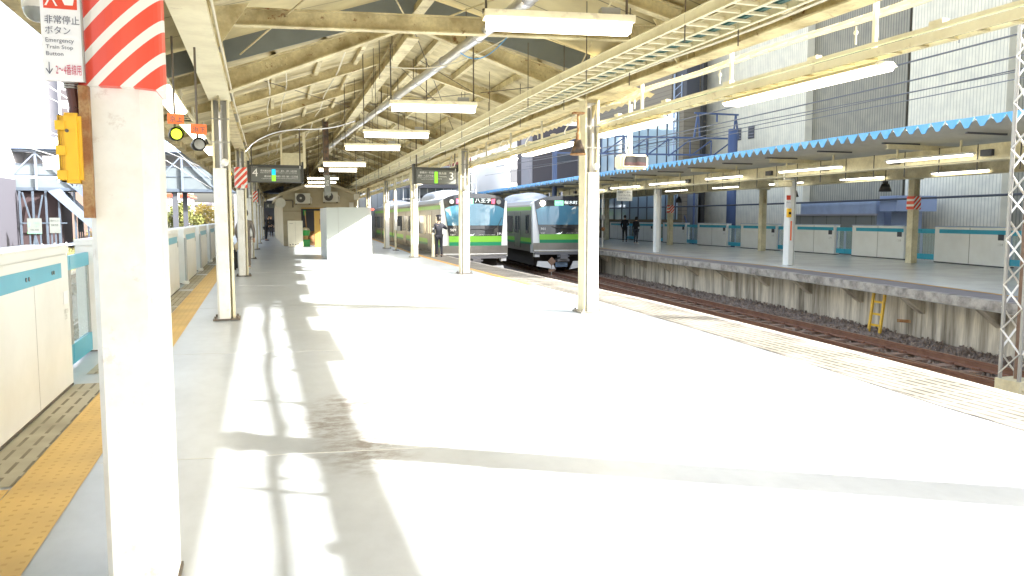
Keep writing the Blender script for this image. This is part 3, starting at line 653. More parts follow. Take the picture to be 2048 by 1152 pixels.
rail_tray(lambda y:-1.10+.012*max(0,y-15),-2,95,3.23,'cream cable tray along the left platform eave above the screen doors',
   [(6.3,8.6),(10.2,12.7),(14.4,16.8),(18.6,20.8),(22.8,25)],'x',
   ['left eave tube light nearest, partly behind the striped pillar wrap','left eave tube light above the two orange tags','left eave tube light beside the nearest left column top','small left eave tube light behind the nearest left column','farthest small tube light in the left eave'])
# wide ladder tray
lt=thing('ladder_tray','wide cream ladder cable tray with two bays of rungs under the right roof slope','cable tray')
xt=interp([(0,4.25),(10,4.28),(20,4.62),(40,5.2),(90,6.9)])
for dx in(-.30,.0,.30):
    MB().sweep([(dx-.02,3.46),(dx+.02,3.46),(dx+.02,3.47),(dx+.006,3.47),(dx+.006,3.56),(dx+.02,3.56),(dx+.02,3.57),(dx-.02,3.57),(dx-.02,3.56),(dx-.006,3.56),(dx-.006,3.47),(dx-.02,3.47)],xt,fr(-2,90,4)).build('side_rail','cream_clean',lt)
b=MB()
for y in fr(2,60,.27): b.box(xt(y)-.29,xt(y)+.29,y-.02,y+.02,3.475,3.50)
b.build('rungs','cream_clean',lt)['kind']='stuff'
b=MB()
for q in range(5): b.path([(xt(y)+.05+.045*q,y,3.515+.008*((q+int(y))%2)) for y in fr(-2,60,1.5)],.018,5)
b.build('cables','cable_green',lt)
b=MB()
for y in fr(2,60,2.4):
    for dx in(-.30,.30): b.tube((xt(y)+dx,y,3.3),(xt(y)+dx,y,low(xt(y)+dx,max(y,13),-.02) if y>12.5 else 4.3),.007,5)
b.build('hanger','dark_metal',lt)
# silver pipe
pp_=thing('silver_pipe','silver galvanised pipe slung diagonally under the ridge','pipe')
pts=[(2.95,y,4.02+.012*(y-8)) for y in fr(1,29,4)]
pts=[(3.05-.012*y,y,3.93+.014*y) for y in fr(1,34,4)]
MB().path(pts,.075,14).build('tube','steel_pipe',pp_,smooth=True)
b=MB()
for y in fr(2.5,33,2.0): 
    p=Vector((3.05-.012*y,y,3.93+.014*y)); b.tube(p-Vector((0,.045,0)),p+Vector((0,.045,0)),.088,14)
b.build('collar','steel_pipe',pp_)
b=MB()
for y in fr(3.5,33,3.8): b.tube((3.05-.012*y,y,4.0+.014*y),(3.05-.012*y,y,4.6),.008,5)
b.build('hanger','dark_metal',pp_)
# drooping blue and grey leads
w1=thing('drooping_cable','thin blue and grey leads drooping across the rafters near the big light','cable')
MB().path([(3.6-.75*t,11.2,4.3-.42*math.sin(t*2.2)*.9) for t in[i/10 for i in range(11)]],.008,5).build('lead','blue_tip',w1)
MB().path([(3.7-1.9*t,11.5,4.35-.55*t-.2*math.sin(t*3.1)) for t in[i/12 for i in range(13)]],.009,5).build('lead','cable_white',w1)
w2=thing('draped_cable','pale cable draped along the left rafters from a column top','cable')
MB().path([(-.3+2.9*t,22.0,3.35+.95*t**.6+.1*math.sin(t*6)) for t in[i/16 for i in range(17)]],.018,6).build('lead','steel_pipe',w2)

# ---------------- hanging signs ----------------
def hang_sign(x0,x1,y,z0,z1,label,kind):
    r=thing('hanging_sign',label,'sign',(x0,y,0),rz=-math.atan(.15) if 0 else 0); W=x1-x0; H_=z1-z0
    B('case','sign_dark',r,0,W,-.1,.1,z0,z1); B('end_frame','sign_dark',r,-.07,-.001,-.12,.12,z0-.01,z1+.1); B('end_frame','sign_dark',r,W+.001,W+.05,-.12,.12,z0-.01,z1+.1)
    B('face','sign_face',r,.03,W-.04,-.104,-.1005,z0+.02,z1-.085)
    b=MB()
    for x in(.05,W-.04): b.tube((x,0,z1),(x,0,4.2),.02,8)
    b.build('hanger','dark_metal',r)
    B('lamp_slot','white_ink',r,W-.06,W-.035,-.104,-.1005,z1-.12,z1-.02)
    def t(s,x,z,w_,h_,m='white_ink'): text(s,r,(x*W,-.105,z0+z*H_),EX,EZ,w_*W,h_*H_,m)
    if kind==4:
        t('4',.045,.33,.105,.44); t('京浜東北線',.20,.60,.205,.12); t('Keihin-Tohoku Line',.20,.52,.205,.05); t('横浜線',.27,.28,.135,.12); t('Yokohama Line',.22,.19,.185,.05)
        t('品川・東京・上野・大宮方面',.50,.60,.40,.11); t('for Shinagawa, Tokyo, Ueno & Omiya',.50,.52,.40,.05); t('新横浜・町田・橋本・八王子方面',.50,.29,.42,.11); t('for Shin-Yokohama, Machida & Hachioji',.50,.20,.42,.05); t('◎ 東神奈川',.02,.84,.14,.07,'grey_metal')
        B('line_mark','cyan_mark',r,.415*W,.49*W,-.108,-.1045,z0+.43*H_,z0+.75*H_); B('line_mark','green_mark',r,.415*W,.49*W,-.108,-.1045,z0+.08*H_,z0+.42*H_)
    else:
        t('新横浜・町田',.10,.62,.33,.13); t('橋本・八王子方面',.06,.43,.37,.13); t('for Shin-Yokohama, Machida,',.05,.34,.39,.055); t('Hashimoto & Hachioji',.14,.25,.29,.05)
        t('横浜線',.55,.57,.19,.16); t('Yokohama',.55,.42,.195,.09); t('Line',.55,.29,.08,.08); t('3',.81,.27,.10,.46); t('◎ 東神奈川',.02,.84,.14,.07,'grey_metal')
        B('line_mark','green_mark',r,.455*W,.53*W,-.108,-.1045,z0+.06*H_,z0+.74*H_)
    return r
hang_sign(-.21,1.22,23.6,2.62,3.12,'dark hanging sign with a large number 4 and blue and green marks','4' and 4)
hang_sign(4.50,5.78,23.3,2.62,3.12,'dark hanging sign with a large number 3 and one green mark',3)
r=thing('blank_sign_box','blank cream back of a hanging sign above the platform 4 sign','sign',(.75,25.5,0))
B('box','grey_metal',r,0,.62,-.08,.08,3.22,3.62); r.children[0].data.materials[0]=M['far_cream']
b=MB(); b.box(-.06,-.001,-.05,.05,3.1,4.3); b.box(.621,.70,-.05,.05,3.15,4.3); b.build('hanger','cream_clean',r)
r=thing('hanging_post','dark post hanging from the ridge with a narrow vertical notice at its foot','sign post',(2.05,25.3,0))
B('post','skylamp',r,-.08,.10,-.08,.08,2.95,4.6); B('notice','sign_face',r,-.07,.13,-.11,-.081,2.30,2.94); text('出口',r,(-.03,-.112,2.6),EX,EZ,.1,.2,'white_ink')
r=thing('small_speaker','small white box speaker on a thin rod right of the lights over the hut','speaker',(3.9,33,0))
B('cabinet','ac_white',r,-.1,.1,-.08,.08,2.36,2.6,bevel=.01); MB().tube((0,0,2.6),(0,0,4.0),.015,6).build('rod','grey_metal',r)

# signals with orange tags
def signal(x,y,z,label,lit,tagtxt,rz):
    r=thing('signal_lamp',label,'signal',(x,y,z),rz=rz)
    MB().tube((0,0,0),(0,.22,0),.085,18,r1=.065).build('housing','black',r,smooth=True)
    b=MB(); n=18; vs=[];fs=[]
    for i in range(n+1):
        a=math.pi*(.0+i/n)-0; vs+=[(.088*math.cos(a),-.10,.088*math.sin(a)),(.088*math.cos(a),0,.088*math.sin(a))]
    for i in range(n): fs.append((2*i,2*i+1,2*i+3,2*i+2))
    b.add(vs,fs).build('hood','black',r,fix=False)
    MB().tube((0,-.004,0),(0,-.0005,0),.062,18).build('lens',lit,r)
    MB().tube((0,-.012,0),(0,-.0045,0),.028,14).build('lens_centre','lamp_yellow' if lit=='lamp_yellow' else 'glass_lens',r)
    if tagtxt:
        B('tag_plate','orange_sign',r,-.10,.09,-.02,-.008,.12,.245); text(tagtxt,r,(-.075,-.021,.145),EX,EZ,.145,.07,'ink')
    MB().tube((0,.1,.08),(0,.1,1.2),.014,8).build('hanger','dark_metal',r)
    r.scale=(.85,.85,.85)
    return r
signal(-.80,8.95,2.48,'round signal lamp glowing yellow-green under an orange tag','lamp_yellow','京上',.25)
signal(-.58,8.95,2.38,'unlit round signal lamp with black hood under an orange tag','glass_lens','浜下',.25)
signal(-.66,20.5,2.68,'round orange signal lamp low between the first two left columns','lamp_orange','',0)
signal(7.3,44,2.62,'orange ringed round signal lamp above the distant train roof','lamp_orange','',0)

# emergency kit on second column
r=thing('emergency_sign','small white emergency sign above an orange box, behind the nearest left column','sign',(-.74,21.3,0)); B('panel','sign_white',r,-.16,.08,-.01,.01,2.05,2.6); B('pictogram_panel','sign_red',r,-.12,.05,-.014,-.0105,2.4,2.55); text('非常停止',r,(-.13,-.012,2.28),EX,EZ,.18,.05,'ink')
r=thing('emergency_button_box','small orange button box below the distant emergency sign','button box',(-.74,21.3,0)); B('housing','yellow_box',r,-.07,.06,-.06,.06,1.55,1.88,bevel=.01); B('lid','yellow_box',r,-.06,.05,-.075,-.061,1.57,1.86)
# bell lamp + hanging monitor + stub
r=thing('bell_lamp','dark rusty bell shaped lamp hanging left of the tallest sunlit column','lamp',(4.86,11.55,0))
MB().tube((0,0,2.84),(0,0,2.62),.05,14,r1=.125).build('shade','skylamp',r,smooth=True); MB().tube((0,0,2.62),(0,0,2.60),.128,14).build('rim','rusty',r); MB().tube((0,0,2.84),(0,0,2.95),.035,10).build('neck','rusty',r); MB().tube((0,0,2.9),(0,0,3.25),.022,8).build('stem','rusty',r); B('flange','rusty',r,-.09,.09,-.05,.05,3.24,3.27)
r=thing('hanging_monitor','cream hooded platform monitor with a dark screen hanging right of the tallest sunlit column','monitor',(5.62,11.6,0))
B('cabinet','cream_box',r,0,.50,-.05,.22,2.40,2.635,bevel=.035)
MB().prism([(.055,2.45),(.055,2.54),(.085,2.605),(.46,2.605),(.46,2.45)],(0,-.056,0),EX,EZ,EY,.02).build('screen','screen_black',r)
MB().prism([(.06,2.452),(.06,2.51),(.25,2.50),(.30,2.52),(.455,2.50),(.455,2.452)],(0,-.058,0),EX,EZ,EY,.0015).build('screen_image','screen_dim',r)
MB().box(.20,.245,.05,.09,2.63,3.45).build('stem','cream_box',r); MB().path([(.16,.05,2.62),(.13,.05,2.75),(.17,.05,2.9),(.18,.05,3.5)],.012,6).build('lead','cable_white',r)

# ---------------- screen doors, left ----------------
def doorbox(y0,y1,label,near=False):
    r=thing('screen_door_housing',label,'platform door',(-1.74,y0,0),'white screen door housings along the left platform edge'); L=y1-y0
    B('casing','door_white',r,-.34,0,0,L,.02,1.27,bevel=.008); B('top_cover','white_panel',r,-.35,.012,-.01,L+.01,1.2715,1.35,bevel=.012)
    B('teal_band','teal',r,.0015,.004,.0 if near else .5,L-.28,1.055,1.19); B('teal_band','teal',r,-.344,-.3415,.0,L,1.05,1.19)
    B('kick_plate','dark_metal',r,-.33,.003,.01,L-.01,.005,.02)
    if near:
        b=MB()
        for y in(L-.62,L-.56,L-1.42,L-1.34,L-2.6): b.tube((.004,y,1.12),(.009,y,1.12),.018,10)
        b.build('sensor','black_gloss',r)
        B('notice','sign_white',r,.0015,.003,L-.24,L-.07,.80,.92); text('お客さまへ\nご注意',r,(.0035,L-.24,.66),EY,EZ,.16,.10,'grey_metal',off=.001)
        B('seam','grey_metal',r,.0015,.0028,L-1.2,L-1.196,.03,1.05)
    else: B('notice','sign_face',r,.0015,.003,L-.22,L-.08,.95,1.08); 
    return r
def glassdoor(y0,y1,label,x=-1.95):
    r=thing('screen_door',label,'platform door',(x,y0,0),'glass screen door leaves between the housings'); L=y1-y0
    for a,c_ in((0.02,L/2-.01),(L/2+.01,L-.02)):
        d=B('door_leaf','teal',r,-.02,.02,a,c_,1.05,1.2); B('bottom_rail','teal',r,-.02,.02,a,c_,.04,.25)
        b=MB(); b.box(-.015,.015,a,a+.04,.251,1.049); b.box(-.015,.015,c_-.04,c_,.251,1.049); b.build('frame','grey_metal',r)
        B('pane','glass_clear',r,-.004,.004,a+.041,c_-.041,.251,1.049)
    return r
boxes=[(2.2,8.3),(10.3,13.9),(15.3,18.9),(20.3,23.9),(25.3,28.9),(30.3,33.9),(35.3,38.9),(40.3,43.9)]
bl=['large near white door housing with a teal band at the left edge of the photo','white door housing hidden behind the big foreground pillar','white door housing just right of the foreground pillar','second white door housing right of the foreground pillar','third white door housing right of the foreground pillar','fourth white door housing, beside the nearest left column','fifth white door housing, mostly behind the nearest left column','farthest white door housing in the left row']
for i,(a,c_) in enumerate(boxes):
    doorbox(a,c_,bl[i],i==0)
    if i<7:
        glassdoor(c_+.02,boxes[i+1][0]-.02,['glass door leaves between the near housing and the big pillar','glass door leaves behind the big pillar','narrow glass door leaves after the first housing right of the pillar','narrow glass door leaves after the second housing right of the pillar','narrow glass door leaves after the third housing right of the pillar','distant glass door leaves near the column','most distant glass door leaves of the left row'][i])
    if 1<i<7:
        r=thing('door_end_post','dark guard post with a white foot at the end of door housing '+['','','one','two','three','four','five'][i],'post',(-1.70,boxes[i][0]-.12,0),'guard posts standing at the door housings')
        MB().tube((0,0,.08),(0,0,1.12),.03,8).build('tube','grey_metal',r); B('foot','white_paint',r,-.1,.06,-.09,.09,.005,.09,bevel=.02)
labs=['just right of the foreground pillar','second right of the foreground pillar','third right of the foreground pillar','fourth right of the foreground pillar','farthest of the row']
for o,l in zip([o for o in COL.objects if o.name.startswith('door_end_post')],labs): o['label']='dark guard post with white foot, '+l

# ================= HUT, ENCLOSURE, CLUTTER =================
hx0,hx1,hy=1.3,5.45,46.0
r=thing('station_hut','beige gabled station hut standing on the platform under the canopy','hut')
hut=r
b=MB(); pg=[(hx0,0.002),(hx0,2.92),(3.38,3.72),(hx1,2.92),(hx1,.002)]
ax0,ax1=2.3,3.75   # alcove
b.box(hx0,ax0,hy,hy+.2,.002,2.2); b.box(ax1,hx1,hy,hy+.2,.002,2.2)
b.prism([(hx0,2.2),(hx0,2.90),(3.38,3.70),(hx1,2.90),(hx1,2.2)],(0,hy,0),EX,EZ,EY,.2)
b.box(hx0,hx0+.15,hy+.2,hy+26,.002,2.9); b.box(hx1-.15,hx1,hy+.2,hy+26,.002,2.9); b.build('wall','beige_wall',r)
B('alcove_back','bldg_dark',r,ax0-.2,ax1+.2,hy+1.2,hy+1.25,.002,2.3); B('alcove_lintel','ochre',r,ax0,ax1,hy-.03,hy-.002,2.13,2.19)
b=MB()
for s_ in(0,1):
    x0=hx0-.18 if s_==0 else hx1+.18; vs=[(x0,hy-.35,2.80),(3.38,hy-.35,3.66),(3.38,hy-.35,3.84),(x0,hy-.35,2.98),(x0,hy+26,2.80),(3.38,hy+26,3.66),(3.38,hy+26,3.84),(x0,hy+26,2.98)]
    b.add(vs,[(0,1,2,3),(7,6,5,4),(0,4,5,1),(3,2,6,7),(0,3,7,4)])
b.build('roof','beige_wall',r)
MB().tube((hx0-.12,hy-.3,2.45),(hx0-.12,hy-.1,2.45),.28,18).build('parabolic_speaker','ac_white',r)
MB().path([(hx0+.1,hy-.05,2.6),(hx0+.55,hy-.05,2.6),(hx0+.55,hy-.05,2.2)],.035,8).build('pipe','dark_metal',r)
B('meter_box','ac_white',r,hx1-.45,hx1-.2,hy-.12,hy-.002,2.05,2.5)
MB().box(hx0,hx1,hy-.012,hy-.001,1.98,2.0).build('seam','dark_metal',r)
def ac(x,z,label):
    q=thing('air_conditioner',label,'air conditioner',(x,hy-.35,z),'outdoor air conditioner units on the hut wall')
    B('cabinet','ac_white',q,0,.82,0,.3,0,.58,bevel=.015); MB().tube((.30,-.012,.30),(.30,-.002,.30),.25,28).build('fan_grille','fan_dark',q)
    b=MB()
    for r_ in(.08,.13,.18,.23):
        b.path([(.30+r_*math.cos(t),-.016,.30+r_*math.sin(t)) for t in[2*math.pi*i/20 for i in range(21)]],.005,4)
    b.build('guard_ring','fan_dark',q)
    MB().tube((.30,-.03,.30),(.30,-.012,.30),.06,14).build('fan_hub','ac_white',q); b=MB(); b.box(.02,.08,-.02,.34,-.06,-.002); b.box(.74,.80,-.02,.34,-.06,-.002); b.box(-.02,.84,-.03,0,-.08,-.06); b.build('bracket','dark_metal',q)
    MB().path([(.82,.1,.4),(.90,.1,.3),(.90,.3,.0)],.025,6).build('hose','ac_white',q)
ac(1.98,2.42,'left outdoor air conditioner unit high on the hut gable'); ac(3.52,2.52,'right outdoor air conditioner unit high on the hut gable')
r=thing('steel_locker','cream steel locker standing in front of the hut wall left of the alcove','locker',(1.50,44.3,0))
B('body','locker',r,0,.78,0,.45,.03,1.45,bevel=.01); B('door_seam','dark_metal',r,.385,.39,-.003,-.001,.1,1.4); B('vent','dark_metal',r,.08,.26,-.004,-.001,1.30,1.315); b=MB(); 
for i in range(4): b.sphere((.1+.14*i,-.003,.13+.03*(i%2)),.035,8,5)
b.build('scuff_mark','dark_metal',r); B('plinth','dark_metal',r,.02,.76,.02,.43,.003,.03)
r=thing('ochre_cabinet','ochre notice cabinet beside the white enclosure in front of the hut','cabinet',(2.90,44.0,0))
B('body','ochre',r,0,.72,0,.35,.005,2.0,bevel=.01); B('slot','dark_metal',r,.27,.47,-.004,-.001,1.80,1.84); B('window','rusty',r,.25,.48,-.005,-.001,1.25,1.55)
r=thing('green_tub','green plastic tub with a pale sack on top in the hut alcove','tub',(2.45,44.8,0)); MB().tube((0,0,.62),(0,0,.92),.2,16,r1=.26).build('tub','bucket_green',r); MB().sphere((0,0,.95),.22,12,8,.6).build('sack','locker',r,smooth=True); MB().tube((0,0,.01),(0,0,.62),.14,12).build('stand','wood',r)
r=thing('green_crate','green plastic crate on the ground in the hut alcove','crate',(2.25,44.6,0)); B('box','bucket_green',r,0,.42,0,.3,.01,.36,bevel=.01); B('rim','bucket_green',r,-.02,.44,-.02,.32,.361,.40)
r=thing('wooden_pole','pale wooden pole leaning upright in the hut alcove','pole',(2.62,45.5,0)); MB().tube((0,0,.01),(-.12,.4,2.0),.03,8).build('shaft','wood',r); MB().box(-.2,-.06,.38,.44,1.75,2.05).build('head','bucket_green',r)
r=thing('brown_sack','brown sack slumped on the alcove floor behind the crate','sack',(2.9,45.3,0)); MB().sphere((0,0,.45),.42,14,9,1.0).build('sack_body','rusty',r,smooth=True)
# white temporary enclosure
r=thing('temporary_enclosure','white panelled temporary enclosure standing in the sun on the platform','enclosure')
ey=30.55; e0,e1,em=2.46,4.17,2.90
yy_=lambda x:ey
b=MB(); b.box(e0,em-.006,ey,ey+.04,.02,2.0); b.build('panel','enclosure_panel',r); B('panel','enclosure_panel',r,em+.006,e1,ey-.012,ey+.03,.02,2.01); B('panel','enclosure_panel',r,e0,e0+.04,ey+.041,ey+3.2,.02,2.0); B('panel','enclosure_panel',r,e1-.04,e1,ey+.041,ey+3.2,.02,2.0)
B('corner_post','white_paint',r,e1-.16,e1-.0,ey-.02,ey-.0125,.02,2.0) if 0 else None
b=MB(); b.box(em-.006,em+.006,ey-.001,ey+.03,.02,2.0); b.build('joint','grey_metal',r); B('foot_rail','grey_metal',r,e0,e1,ey+.002,ey+.035,.003,.02)
text('工 事 中',r,(3.35,ey-.0125,.18),EX,EZ,.38,.12,'enclosure_panel')
r=thing('warning_lamp','small red warning lamp on the top right corner of the white enclosure','lamp',(4.20,30.5,0)); MB().sphere((.02,0,1.93),.045,10,8).build('lens','lamp_red',r); MB().tube((.02,.01,1.86),(.02,.01,1.90),.03,8).build('base','black',r)

# ================= TRAINS =================
def train(x,y,hd,label,dest,dw,num,lit,box,cars=3):
    """x,y = centre of the face at platform level; heading hd (radians from +Y toward +X)"""
    r=thing('commuter_train',label,'train',(x,y,-1.0),rz=-hd)
    # cross-section (z above rail)
    hw=1.475
    sec=[(-1.42,.95),(-1.475,1.5),(-1.475,2.95),(-1.44,3.25),(-1.30,3.42),(-.9,3.55),(0,3.62)]
    sec=sec+[(-a,b_) for a,b_ in sec[-2::-1]]
    for k in range(cars):
        y0=.55+k*20.1 if k==0 else k*20.1; y1=(k+1)*20.1-.4
        b=MB(); b.prism(sec,(0,y0,0),EX,EZ,EY,y1-y0); c=b.build('car_body','stainless',r)
        MB().prism([(-1.30,3.43),(-.9,3.565),(0,3.635),(.9,3.565),(1.30,3.43)],(0,y0+.05,0),EX,EZ,EY,y1-y0-.1).build('roof_skin','train_roof',r)
        for s_ in(-1,1):
            X=s_*hw
            def side(a,c_,z0,z1,m,n,t=.004,p=c):
                lo,hi=sorted((X,X+s_*t)); lo+= .0004*s_; hi+=.0004*s_
                return B(n,m,p,lo,hi,a,c_,z0,z1)
            side(y0,y1,2.98,3.16,'line_green','green_band',.003); side(y0,y1,1.42,1.62,'line_green','green_band',.003); side(y0,y1,1.32,1.4195,'dark_green','green_band',.003)
            if s_==1 and k>0: continue
            for j in range(4):
                dy=y0+(2.0 if k==0 else 2.2)+j*4.82+(.3 if k==0 else 0)
                if dy+1.3>y1: break
                side(dy,dy+1.3,1.16,2.93,'stainless','door',.012)
                for q in(.12,.72): side(dy+q,dy+q+.44,1.85,2.72,'glass_dark','window',.015)
                side(dy+.645,dy+.655,1.2,2.9,'black','door',.0145); side(dy-.05,dy-.0,1.1,2.93,'black','door',.006); side(dy+1.3,dy+1.35,1.1,2.93,'black','door',.006)
                if dy+4.4<y1: side(dy+1.75,dy+4.4,1.82,2.72,'glass_dark','window',.006)
            if k==0: side(y0+.5,y0+1.15,1.85,2.75,'glass_dark','window',.006)
        B('underframe','underframe',r,-1.2,1.2,y0+.6,y1-.2,.25,.94)
        for yb in(y0+2.6,y0+16.4):
            b=MB()
            for dy in(-1.05,1.05):
                for s_ in(-.62,.62): b.tube((s_-.06,yb+dy,.43),(s_+.06,yb+dy,.43),.43,20)
            b.build('wheel','underframe',r)
        # rooftop unit
        n=14; pr=[(-1.05*math.cos(math.pi*i/n),3.50+.52*math.sin(math.pi*i/n)**.7) for i in range(n+1)]
        L=MB(); yc=y0+ (5.0 if k==0 else 8.2)
        ring=[]
        for t,s_ in((0,.35),(.35,.85),(.9,1),(3.4,1),(3.95,.85),(4.3,.35)): ring.append([(a*(.6+.4*s_),yc+t,3.5+(z-3.5)*s_) for a,z in pr])
        vs=[v for q in ring for v in q]; m_=len(pr); fs=[(j*m_+i,j*m_+i+1,(j+1)*m_+i+1,(j+1)*m_+i) for j in range(len(ring)-1) for i in range(m_-1)]+[tuple(range(m_))[::-1],tuple(range((len(ring)-1)*m_,len(ring)*m_))]
        L.add(vs,fs).build('roof_unit','train_roof',r,smooth=True)
    # ---- face: cab shell lofted from section to slightly bowed front
    def face_y(a): return .10*(a/1.475)**2*2.0
    n=16; xs=[-1.475+2.95*i/n for i in range(n+1)]
    def arch(a): return 3.66-.17*(a/1.475)**2-.17*(abs(a)/1.475)**6
    def panel(x0,x1,zlo,zhi,m,name,yo,seg=12,thick=.03,bevel=False):
        """curved face panel; zlo,zhi,x0,x1 may be functions"""
        vs=[];fs=[]; 
        for i in range(seg+1):
            t=i/seg; 
            for z_t in(0,1):
                zz=None
                a0=x0(0) if callable(x0) else x0; a1=x1(0) if callable(x1) else x1
                al=(x0(z_t) if callable(x0) else x0); ah=(x1(z_t) if callable(x1) else x1); a=al+(ah-al)*t
                z=(zhi(a) if callable(zhi) else zhi) if z_t else (zlo(a) if callable(zlo) else zlo)
                lean=.10*max(0,(z-1.8)/1.8)**1.3*1.6
                vs.append((a,face_y(a)+yo+lean,z)); vs.append((a,face_y(a)+yo+lean+thick,z))
        for i in range(seg):
            o=4*i; fs+=[(o,o+4,o+6,o+2),(o+1,o+3,o+7,o+5),(o+2,o+6,o+7,o+3),(o,o+1,o+5,o+4)]
        fs+=[(0,2,3,1),(4*seg,4*seg+1,4*seg+3,4*seg+2)]
        return MB().add(vs,fs).build(name,m,r,smooth=False)
    panel(-1.46,1.46,.92,lambda a:arch(a)-.02,'train_white','cab_shell',.02,thick=.55)
    mx=lambda t:1.18+.20*t
    panel(lambda t:-mx(t),lambda t:mx(t),1.82,lambda a:arch(a)+.0,'mask_black','mask',-.012)
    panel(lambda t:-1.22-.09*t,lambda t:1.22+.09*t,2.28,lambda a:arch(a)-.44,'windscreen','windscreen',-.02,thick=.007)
    panel(-1.17,1.17,1.56,1.8195,'line_green','green_stripe',-.014); panel(-1.16,1.16,1.40,1.5595,'dark_green','green_stripe',-.014)
    panel(-1.46,1.46,.98,1.3995,'stainless','apron',-.016)
    panel(-1.40,1.40,.84,.96,'bumper','bumper',-.03,thick=.2); panel(-1.42,1.42,1.02,1.06,'train_white','apron_trim',-.03,thick=.013)
    # skirt
    for s_ in(-1,1):
        B('skirt_end','train_white',r,*sorted((s_*1.15,s_*1.38)),.15,.5,.72,.9); 
        MB().prism([(s_*1.30,.28),(s_*.35,.10),(s_*.55,.50),(s_*1.24,.52)],(0,.1,0),EX,EZ,EY,.12).build('skirt_plate','train_white',r)
    b=MB(); b.box(-.18,.18,-.18,.5,.62,.84); b.box(-.30,.30,-.05,.4,.5,.62); b.tube((-.3,.0,.75),(.3,.0,.75),.035,8); b.build('coupler','bumper',r)
    B('step_board','bldg_blue',r,-.3,.3,.3,.34,.22,.45)
    def lab(s,a,z,w_,h_,m,name='lettering'):
        lean=.10*max(0,(z-1.8)/1.8)**1.3*1.6
        return text(s,r,(a,face_y(a)*.9-.032+lean,z),EX,EZ,w_,h_,m,name=name,off=.002)
    # display band
    B('display_window','glass_dark',r,-.92,.92,-.008+.10,.09+.02,3.26,3.46) if 0 else None
    z=3.22; lean=.10*((z-1.8)/1.8)**1.3*1.6
    def dsp(a0,a1,m,z0=3.2,z1=3.44,n_='display'): return B(n_,m,r,a0,a1,lean-.012,lean+.03,z0,z1)
    dsp(-.80,.86,'glass_dark',3.18,3.46,'display_window')
    q=lean-.014
    if box=='red':
        B('tail_lamp','led_red',r,-.84,-.68,q-.02,q,3.22,3.42); B('tail_lamp','led_red',r,.72,.86,q-.02,q,3.22,3.42); B('display_tile','led_green',r,-.22,-.10,q-.008,q,3.2,3.44)
    else:
        B('display_tile','led_green',r,-.42,.02,q-.008,q,3.2,3.44); text('各駅停車',r,(-.38,q-.012,3.29),EX,EZ,.36,.1,'white_ink')
        MB().tube((-1.02,q-.02,3.31),(-1.02,q,3.31),.13,20).build('headlamp','lamp_warm',r)
    if box=='red':
        for s_ in(-1.04,1.04): MB().tube((s_,q-.0,3.30),(s_,q+.04,3.30),.10,18).build('headlamp','glass_lens',r)
    text(dest,r,(-.02 if box=='red' else .06,q-.006,3.27),EX,EZ,dw,.16,'led_white')
    lab(num,-1.12,2.02,.48,.12,'white_ink'); lab('YOKOHAMA LINE',-1.12,1.84,.62,.07,'white_ink'); lab('JR',.93,1.845,.24,.12,'white_ink'); lab('EAST JAPAN RAILWAY COMPANY',.12,1.85,.72,.035,'white_ink')
    b=MB(); b.prism([(-.42,1.84),(-.28,1.86),(-.22,1.90),(-.18,1.86),(-.06,1.94),(-.14,1.85),(-.2,1.83)],(0,-.034,0),EX,EZ,EY,.004); b.build('leaf_emblem','led_white',r)
    MB().path([(.55,-.04,2.10),(.95,-.03,2.22),(1.16,.03,2.62)],.014,5).build('wiper','black',r); MB().path([(-.6,-.04,2.2),(-.3,-.045,2.1),(.2,-.045,2.12),(.5,-.04,2.08)],.014,5).build('wiper','black',r)
    b=MB(); b.tube((-.3,1.5,3.55),(-.3,1.5,3.85),.03,8); b.box(-.42,-.18,1.4,1.6,3.8,3.88) if 0 else None; b.tube((.25,1.2,3.55),(.25,1.2,3.90),.05,8); b.build('antenna','train_grey',r)
    # handrails on side doors
    return r
train(8.93,32.5,.055,'green striped commuter train beside our platform, its face behind a sunlit column','八王子',.72,'9091K',False,'red')
train(14.0,35.0,.095,'green striped commuter train with one lit headlamp beside the far platform','桜木町',.66,'3010K',True,'green')

# ================= FAR CANOPY =================
fc=thing('far_canopy','low far platform canopy with blue sawtooth sheet edge','canopy')
fxe=interp([(-12,11.8),(12,14.25),(16,14.35),(23,14.6),(32,15.0),(60,17.0),(110,20.5)])
ys=fr(-6,100,.19); vs=[];fs=[]
xsf=lambda y:[fxe(y),fxe(y)+3,20.4+max(0,(y-30))*.06,24.6+max(0,(y-30))*.07]
def fz(i): return (3.56,3.44,3.40,3.62)[i]
for j,y in enumerate(ys):
    wv=.08 if j%2==0 else -.02
    for i,x in enumerate(xsf(y)): vs.append((x,y,fz(i)+wv))
for j in range(len(ys)-1):
    for i in range(3): a=j*4+i; fs.append((a,a+1,a+5,a+4))
MB().add(vs,fs).build('roof_sheet','far_sheet',fc,fix=False)
b=MB()
for j in range(0,len(ys)-2,2):
    y=ys[j]; p=ys[1]-ys[0]; x=fxe(y)
    q_=.02*math.sin(j*7.3); b.add([(x-k_+q_*.5,y+p*a_,z_+(q_ if z_<3.6 else q_*.2)) for k_ in(.02,.004) for a_,z_ in((.06,3.70),(1.94,3.70),(1.25,3.50),(.75,3.50))],[(0,1,2,3),(7,6,5,4),(0,4,5,1),(1,5,6,2),(2,6,7,3),(3,7,4,0)])
b.build('sawtooth_edge','blue_tip',fc)
fcx=interp([(-12,15.6),(22,17.0),(32,17.5),(60,19.6),(110,23)]); fcx2=interp([(-12,21.4),(22,21.85),(32,23.2),(41,23.2),(60,25),(110,28)])
